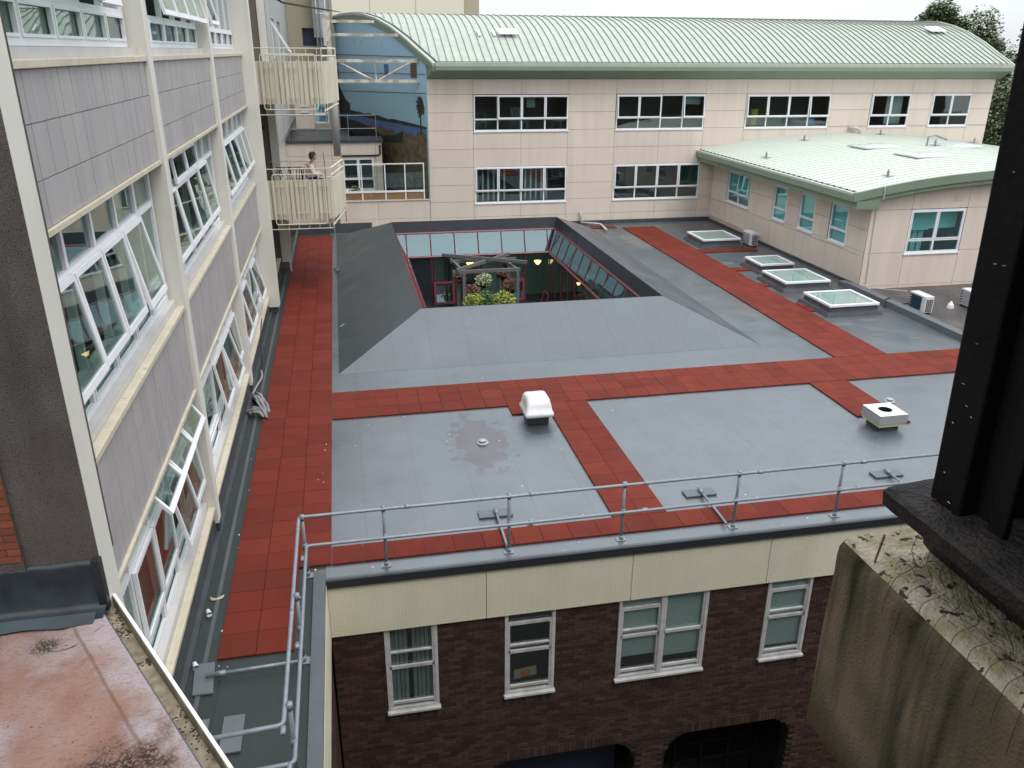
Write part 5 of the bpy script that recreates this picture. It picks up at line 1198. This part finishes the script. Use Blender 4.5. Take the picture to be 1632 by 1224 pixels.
def chair(x, y, lab, folded=False):
    t = thing('chair', lab, 'chair'); t.location = (x, y, 3.04)
    for (a, b) in ((-.22, -.22), (.22, -.22), (.22, .22), (-.22, .22)): MB().tube([(a, b, 0), (a, b, .45)], .015, 6).build('leg', 'black', t)
    MB().box(-.24, .24, -.24, .24, .45, .48).build('seat', 'navy', t); MB().box(-.26, -.23, -.22, .22, .55, .95).build('backrest', 'navy', t)
    for b in (-.22, .22): MB().tube([(-.22, b, .45), (-.25, b, .95)], .015, 6).build('back_post', 'black', t)
chair(-1.1, 29.5, 'dark chair the person sits on')
ck = thing('clothes_airer', 'tangled black and white wire airer at the left of the lower balcony', 'airer'); ck.location = (-1.75, 29.4, 3.04); rn = random.Random(9)
for k in range(16):
    x = -.4 + k * .05; MB().tube([(x, 0, .55), (x + rn.uniform(-.1, .1), .1, 1.05)], .013, 4).build('wire', 'white' if k % 2 else 'black', ck)
for z in (.55, .8, 1.05): MB().tube([(-.45, .05, z), (.45, .05, z)], .012, 4).build('rail', 'black', ck)
for x in (-.4, .4): MB().tube([(x - .1, 0, 0), (x + .1, .1, 1.05)], .014, 4).build('leg', 'black', ck)

# ------------------------------------------------------------------ link building, terrace, trusses
lk = thing('link_building', 'small flat-roofed peach building between the left block and the mural', 'building')
lw = (.06, 1.56, 1.5, 3.03)
clad(lk, 'y', 41.0, [-2.5, -1.2, -.4, .02, 1.66, 1.97], [-.3, .55, 1.35, 2.1, 2.9, 3.13, 3.72], [lw], th=.03)
q = MB(); wall_holes(q, 'y', 41.002, 41.2, -2.5, 1.96, -1, 3.7, [lw]); q.box(1.76, 1.96, 41.2, 43, -1, 3.7); q.build('frame_wall', 'clad_back', lk)
window(lk, (lw[0], 40.98, lw[2]), (1, 0, 0), (0, -1, 0), 1.5, 1.53, [.5, .5], [.34, .66], gl='glass_dark', fr=.07, sash_rows=(1,))
MB().box(.1, 1.5, 41.4, 41.41, 2.65, 3.0).build('roller_blind', 'blind_teal', lk)
MB().box(-2.5, 2.05, 40.9, 43, 3.72, 3.84).build('roof', 'felt_dark', lk); MB().box(-2.5, 0.5, 43, 47, 3.72, 3.82).build('roof', 'felt_dark', lk)
MB().box(-2.5, 1.7, 43.5, 43.6, -1, 3.7).build('room_wall', 'room', lk)
MB().tube([(.05, 40.93, 3.12), (1.75, 40.93, 3.12), (1.88, 40.93, 3.2), (1.88, 40.93, 3.6)], .04, 8).build('waste_pipe', 'black', lk)
rr = thing('roof_railing', 'thin grey railing on the flat roof of the small link building', 'railing')
q = MB()
for z in (4.35, 4.95): q.tube([(-2.3, 41.2, z), (1.75, 41.2, z)], .018, 6)
q.tube([(-2.3, 41.2, 4.95), (-2.3, 45, 4.95)], .018, 6); q.build('rail', 'galv', rr)
for x in (-2.3, -1.0, .45, 1.75): MB().tube([(x, 41.2, 3.84), (x, 41.2, 4.95)], .02, 6).build('post', 'galv', rr)
te = thing('terrace', 'raised peach panelled terrace wall below the mural', 'terrace')
clad(te, 'y', 38.35, [-.22, 1.55, 3.93], [-.02, .55, 1.38], [], th=.03)
MB().box(-.24, 3.95, 38.352, 41, -1, 1.34).build('terrace_deck', 'render_grey', te); MB().box(-.26, 3.94, 38.28, 38.36, 1.381, 1.42).build('coping', 'clad', te)
tr = thing('terrace_balustrade', 'white framed balustrade with glass and ochre toe boards in front of the mural', 'balustrade')
px_ = [-.12, .87, 1.93, 2.84, 3.70]
for x in px_: MB().box(x - .025, x + .025, 38.42, 38.47, 1.42, 3.0).build('post', 'white', tr)
for i, (a, b) in enumerate(zip(px_, px_[1:])):
    MB().box(a + .03, b - .03, 38.43, 38.45, 1.44, 1.74).build('toe_board', 'rust_board', tr)
    if i >= 1: MB().box(a + .03, b - .03, 38.44, 38.447, 1.84, 2.93).build('pane', 'glass_dark', tr)
MB().box(-.15, 3.73, 38.415, 38.475, 3.0, 3.045).build('top_rail', 'white', tr); MB().box(-.15, 3.73, 38.405, 38.48, 1.745, 1.83).build('bottom_rail', 'white', tr)
pt = thing('shrub', 'dark rounded plant behind the terrace balustrade, below the link window', 'shrub'); foliage((.55, 39.8, 1.6), (.3, .3, .3), 260, 'leaf', 'leaves', pt, .06, 77); MB().tube([(.55, 39.8, 1.35), (.55, 39.8, 1.6)], .03, 5).build('stem', 'bark', pt)
ts = thing('truss', 'cream painted steel truss with two diagonals, peeling, spanning to the mural wall', 'truss')
for z in (7.38, 6.54): MB().box(-.1, 3.75, 38.95, 39.07, z - .065, z + .065).build('chord', 'truss', ts)
for (a, b) in (((.2, 39.01, 7.32), (1.6, 39.01, 6.6)), ((1.95, 39.01, 6.6), (3.35, 39.01, 7.32))): MB().tube([a, b], .055, 6).build('diagonal', 'truss', ts)
MB().tube([(1.8, 39.01, 6.6), (1.74, 39.01, 7.32)], .035, 6).build('strut', 'truss', ts)
for (a, b, y, z, lab) in ((-.2, 2.85, 39.3, 8.43, 'lower of the two plain cream beams under the arched verge'), (-.2, 1.9, 40.5, 9.0, 'upper of the two plain cream beams under the arched verge')):
    tag(MB().box(a, b, y, y + .12, z - .06, z + .06).build('steel_beam', 'truss'), lab, 'beam')
tag(MB().box(-.25, -.05, 38.9, 39.1, 6.3, 9.3).build('steel_post', 'truss'), 'upright steel post carrying the truss at the balcony side', 'post')
nb = MB(); 
for k in range(3): nb.tube([(-1.95 + .02 * k, 30, 9.45 + .03 * k), (-1.5, 30, 9.2 + .02 * k), (-.9, 31, 9.15 + .02 * k), (-.3, 33, 9.15 + .02 * k), (.4, 36, 9.2)], .012, 4)
tag(nb.build('sagging_net', 'net'), 'dark sagging net cord hanging across the top of the stair bay', 'net')

# the wing the viewer stands in (its dark brick is what the far windows mirror)
vw = thing('viewer_wing', 'dark brick wing behind the viewer, mirrored in the windows opposite', 'building')
vb = MB(); wall_holes(vb, 'y', -2.3, -2.0, -9, 62, -8, 12.5, [(x, x + 1.6, z, z + 1.7) for x in range(-8, 23, 4) for z in (-3.0, .8, 4.6, 8.3)]); vb.box(-9, 24, -14, -2.3, 11.2, 11.5); vb.build('wall', 'brick', vw)
MB().box(-9, 24, -2.6, -2.55, -8, 11.2).build('room_wall', 'room', vw)
for x in range(-8, 23, 4):
    for z in (-3.0, .8, 4.6, 8.3): window(vw, (x, -2.05, z), (1, 0, 0), (0, 1, 0), 1.6, 1.7, [.5, .5], [.5, .5], gl='glass_dark')
# tower behind
tower = thing('tower_block', 'tall plain pale cream tower rising behind the barrel roof', 'building')
MB().box(-12, 11.1, 75, 95, -8, 24).build('wall', 'tower', tower); MB().box(11.1, 12.47, 75.4, 95, -8, 24).build('return_wall', 'render_yellow', tower)
for x in (3.2, 7.0): MB().box(x, x + .05, 74.98, 75.0, -8, 24).build('wall_joint', 'render_yellow', tower)

# ------------------------------------------------------------------ trees at the right
def tree(x, y, h, r, lab, seed, n=9000):
    rnd = random.Random(seed); t = thing('tree', lab, 'tree', 'trees beyond the barrel roof building')
    tr_ = MB(); base = V((x, y, -8)); topp = V((x + rnd.uniform(-.5, .5), y, h - r * .7)); tr_.tube([base, (base + topp) / 2 + V((.3, 0, 0)), topp], [.5, .38, .2], 8)
    lobes = []
    for k in range(22):
        a = rnd.uniform(0, 2 * PI); e_ = rnd.uniform(-.55, 1); d = rnd.uniform(.45, .9)
        c = V((x + r * d * math.cos(a) * (1 - max(0, e_) * .5), y + r * d * math.sin(a) * (1 - max(0, e_) * .5), h - r + r * .85 * e_)); lobes.append((c, r * rnd.uniform(.2, .36)))
        tr_.tube([(base + topp) / 2 + V((0, 0, rnd.uniform(0, 4))), c], [.12, .04], 5)
    tr_.build('trunk', 'bark', t)
    b = MB()
    for _ in range(int(n * 1.7)):
        c, rr_ = rnd.choice(lobes)
        p = V((rnd.gauss(0, 1), rnd.gauss(0, 1), rnd.gauss(0, .8))).normalized() * rr_ * rnd.uniform(.55, 1.12); q = c + p
        s = rnd.uniform(.08, .17); a = V((rnd.uniform(-1, 1), rnd.uniform(-1, 1), rnd.uniform(-.5, .5))).normalized() * s; bb_ = a.cross(V((rnd.uniform(-.6, .6), rnd.uniform(-.6, .6), 1))).normalized() * s * .6
        b.poly([q - a, q - bb_, q + a, q + bb_])
    b.build('crown', 'leaf', t)
tree(46.6, 60, 11.6, 4.6, 'tall tree whose rounded top shows above the right end of the barrel roof', 1, 15000)
tree(53.5, 58, 10.2, 3.8, 'tree at the right edge partly cut by the dark post', 2, 12000)
tree(44.5, 50, 6.5, 4.6, 'lower dense tree just beyond the right corner of the building', 3, 14000)
tree(50, 55, 7.5, 5.2, 'broad dark tree between the tall one and the dark post', 4, 14000)
tree(40.5, 47, 2.8, 4.2, 'low tree at the foot of the far right corner', 6, 9000)
tree(42, 64, 9.0, 4.0, 'tree behind the barrel roof end, left of the tall crown', 7, 9000)

# ------------------------------------------------------------------ foreground annex roof at lower left
an = thing('annex_roof', 'rusty pink and white weathered flat roof with white gutter in the near left corner', 'roof')
gd = V((1.36, -2.40, 0)).normalized(); gn = V((gd.y, -gd.x, 0)); gn = -gn if gn.x < 0 else gn     # along the gutter, outward
G0 = V((-2.49, 7.28, 0)); Lg = 5.5; ZA = 2.80
def gp_(s, o, z): return G0 + gd * s + gn * o + V((0, 0, z))
def strip(o0, o1, z0, z1, name, m, s0=0, s1=Lg):
    MB().loft([[gp_(s0, o0, z0), gp_(s0, o1, z0), gp_(s0, o1, z1), gp_(s0, o0, z1)], [gp_(s1, o0, z0), gp_(s1, o1, z0), gp_(s1, o1, z1), gp_(s1, o0, z1)]]).build(name, m, an)
strip(-.014, .014, ZA - .13, ZA + .035, 'gutter_lip', 'white'); strip(-.021, -.0145, ZA - .13, ZA + .03, 'gutter_side', 'lichen'); strip(-.15, -.0215, ZA - .135, ZA - .10, 'gutter_bed', 'mossy')
strip(-.165, -.151, ZA - .13, ZA + .01, 'drip_edge', 'lead')
# roof surface: subdivided and slightly uneven, with a raised welt along the edge
from mathutils import noise as mn
def hgt(s, o):
    z = ZA + .008
    if o > -.47: z += .0 + .02 * min(1, max(0, (o + .47) / .03)) * 1
    if abs(o + .47) < .02: z += .01
    z += .008 * mn.noise(V((s * 2, o * 2, 0))) + .003 * mn.noise(V((s * 11, o * 11, 3)))
    if s > 1: pass
    return z
NS, NO = 130, 90; vs, fs = [], []
def clampend(s, o):      # keep the surface in front of the end wall
    p = gp_(s, o, 0); 
    return p
for i in range(NS + 1):
    for j in range(NO + 1):
        o = -.168 - 3.6 * (j / NO) ** 1.25; s = -1.9 + (Lg + 1.9) * i / NS
        p = gp_(s, o, hgt(s, o)); 
        if p.y > 7.12: p.y = 7.12
        vs.append(tuple(p))
for i in range(NS):
    for j in range(NO):
        a = i * (NO + 1) + j; fs.append((a, a + 1, a + NO + 2, a + NO + 1))
m_ = MB(); m_.v = vs; m_.f = fs; m_.build('roof_surface', 'roofpink', an, True)
MB().loft([[gp_(s, o, z) for (s, o) in ((-.05, -.17), (Lg, -.17), (Lg, -3.0))] for z in (-8, ZA - .02)]).build('annex_wall', 'cream', an)
# flashing against the end wall
q = MB(); n1 = 40; rings = []
for i in range(n1 + 1):
    x = -4.4 + (1.9) * i / n1; w1 = .012 * mn.noise(V((x * 5, 0, 1))); w2 = .02 * mn.noise(V((x * 3, 4, 1)))
    rings.append([(x, 6.90 + w2, ZA + .038), (x, 7.03, ZA + .05 + w1 * .5), (x, 7.09 + w1, ZA + .09), (x, 7.10 + w1, 3.27), (x, 7.13, 3.33 + w1), (x, 7.15, 3.33 + w1)])
q.loft(rings, False, False).build('flashing', 'flash', an, True)
q = MB(); rings = []
for i in range(n1 + 1):
    x = -4.4 + 1.83 * i / n1; w2 = .03 * mn.noise(V((x * 3, 4, 1)))
    rings.append([(x, 6.83 + w2, ZA + .034), (x, 6.98, ZA + .058)])
q.loft(rings, False, False).build('flashing_apron', 'flash2', an, True)
MB().box(-2.56, -2.485, 7.06, 7.152, ZA, 3.36).build('flashing_end', 'flash', an)
rn = random.Random(4)
for k in range(190):
    s = rn.choice([rn.uniform(.1, .6), rn.uniform(.25, .55), rn.uniform(1.0, 1.1), rn.uniform(1.75, 2.6), rn.uniform(1.8, 2.3)]); o = rn.choice([rn.uniform(-.14, -.03), rn.uniform(-.05, -.026)]); r = rn.uniform(.003, .014); c = gp_(s, o, ZA - .10)
    ring_ = lambda rr, z: [(c.x + rr * math.cos(a * PI / 3 + k), c.y + rr * .7 * math.sin(a * PI / 3 + k), c.z + z) for a in range(6)]
    MB().loft([ring_(r, 0), ring_(r * .8, r * .6), ring_(r * .2, r * .9)]).build('debris', 'debris', an)

gm = MB()
for k in range(520):
    if k < 330: x, y = rn.gauss(-1.95, .16), rn.gauss(4.95, .2)
    elif k < 430: x, y = rn.gauss(-2.92, .06), rn.gauss(6.62, .05)
    else: x, y = rn.uniform(-3.6, -1.4), rn.uniform(4.6, 6.7)
    if (V((x, y, 0)) - G0).dot(gn) > -.2: continue
    r = rn.uniform(.0015, .005); a = rn.uniform(0, 3); z = ZA + .012
    gm.loft([[(x + q_ * r * 1.6 * math.cos(t * PI / 2.5 + a), y + q_ * r * math.sin(t * PI / 2.5 + a), z + zz) for t in range(5)] for q_, zz in ((1, 0), (.7, r * .7))])
tag(gm.build('roof_grit', 'debris', an), kind='stuff')

MB().tube(arcpts([gp_(.28, -.72, ZA + .02), gp_(.52, -.68, ZA + .018), gp_(.55, -.45, ZA + .022), gp_(.42, -.22, ZA + .034)], .1), .008, 5).build('blister_ridge', 'roofpink', an, True)

# ------------------------------------------------------------------ right foreground: concrete parapet, sill, window post, wire
cp = thing('concrete_parapet', 'moss stained concrete parapet with lichened top at the lower right', 'parapet')
NS, rings = 260, []
for i in range(NS + 1):
    y = -1.2 + (1.33 + 1.2) * i / NS; ring_ = []
    prof2 = [(1.6, 6.325), (1.3, 6.32), (1.0, 6.32), (.999, 6.45), (1.0, 6.6), (1.0, 6.75), (1.0, 6.79), (1.003, 6.812), (1.008, 6.824), (1.016, 6.832), (1.03, 6.836), (1.045, 6.838), (1.06, 6.838), (1.075, 6.837), (1.09, 6.837), (1.105, 6.836), (1.12, 6.836), (1.2, 6.834), (1.6, 6.834)]
    for (x, z) in prof2:
        a = .006 * mn.noise(V((x * 9, y * 9, z * 9))) + .0025 * mn.noise(V((x * 40, y * 40, z * 40))) + .002 * mn.noise(V((x * 110, y * 110, z * 90)))
        if z > 6.8: a *= 1.6
        ring_.append((x - (a if x < 1.1 else 0), y, z + (a if z > 6.8 else 0)))
    rings.append(ring_)
o = MB().loft(rings).build('parapet_body', 'concrete', cp, True)
o.data.materials.append(M['coping'])
for p in o.data.polygons:
    if min(o.data.vertices[v_].co.z for v_ in p.vertices) > 6.80 and p.index % len(prof2) >= 8: p.material_index = 1; 
bs_ = thing('window_surround', 'blackened window sill and post close to the camera on the right', 'window')
rings = []
for i in range(161):
    y = -1.2 + 2.44 * i / 160; j_ = .003 * mn.noise(V((0, y * 12, 0))) + .002 * mn.noise(V((3, y * 60, 0)))
    rings.append([(1.6, y, 6.836), (1.15, y, 6.836), (1.13 + j_, y, 6.86), (1.125, y, 6.90), (1.06, y, 6.935), (1.015 + j_, y, 6.965), (1.01 + j_, y, 6.997), (1.02, y, 7.004 + j_), (1.10, y, 7.012), (1.6, y, 7.03)])
MB().loft(rings).build('sill', 'black_sill', bs_)
bevel(MB().loft([[(1.07, 1.105, 7.006), (1.13, 1.105, 7.006), (1.13, 1.186, 7.006), (1.07, 1.186, 7.006)], [(1.07, 1.17, 9.5), (1.13, 1.17, 9.5), (1.13, 1.28, 9.5), (1.07, 1.28, 9.5)]]).build('post', 'black_wood', bs_), .006)
bevel(MB().box(1.09, 1.14, 1.02, 1.06, 7.006, 9.5).build('inner_post', 'black_wood', bs_), .004)
MB().box(1.10, 1.15, -1.2, 1.019, 7.01, 7.055).build('bottom_rail', 'black_sill', bs_)
MB().box(1.105, 1.14, 1.0605, 1.12, 7.006, 9.5).build('post_filler', 'black_wood', bs_)
MB().box(1.125, 1.13, -1.2, 1.018, 7.056, 9.5).build('pane', 'black_glass', bs_)
MB().box(1.145, 1.6, -1.2, 1.16, 7.03, 9.5).build('backing', 'black_wood', bs_)
for k in range(11):
    z = 7.02 + rn.random() ** 1.3 * .8; y = 1.105 + (z - 7.006) * .03 + rn.uniform(.01, .06)
    MB().tube([(1.068, y, z), (1.067, y - rn.uniform(.004, .009), z + rn.uniform(-.001, .003))], .0007, 4).build('flaked_paint', 'rope' if k % 3 else 'card', bs_)
tag(MB().tube([(1.02, 1.235, 6.83), (1.018, 1.22, 6.83 + .075)], .0022, 6).build('iron_pin', 'rust'), 'short rusty iron pin standing on the parapet top', 'pin')
wn = thing('wire_net', 'sagging rusty wire net hooked between the black sill and the parapet face', 'wire net')
rn = random.Random(8)
for k in range(22):
    y = 1.17 - k * .042; j1, j2 = rn.uniform(-.004, .004), rn.uniform(-.006, .006)
    pts = [(1.012, y + .02, 6.985), (1.04, y + j1, 6.90), (1.06, y - .01 + j2, 6.862), (1.01, y - .01 + j1, 6.848), (.992, y - .02 + j2, 6.80 + rn.uniform(-.01, .01)), (.990, y - .02, 6.765 + rn.uniform(-.02, .02))]
    if k < 3: pts[0] = (1.075, y - .0, 7.02)
    MB().tube(arcpts(pts, .012, 3), .0008, 4).build('wire', 'wire', wn)
for (o_, z) in ((1.045, 6.858), (.992, 6.822)):
    pts = [(o_ + .004 * math.sin(k * 1.7), 1.2 - k * .031, z + (.004 if k % 2 else -.004)) for k in range(34)]
    MB().tube(pts, .0008, 4).build('wire', 'wire', wn)
MB().tube([(1.012, 1.23, 7.006), (1.04, 1.2, 7.012), (1.07, 1.165, 7.012)], .0012, 4).build('wire', 'wire', wn)
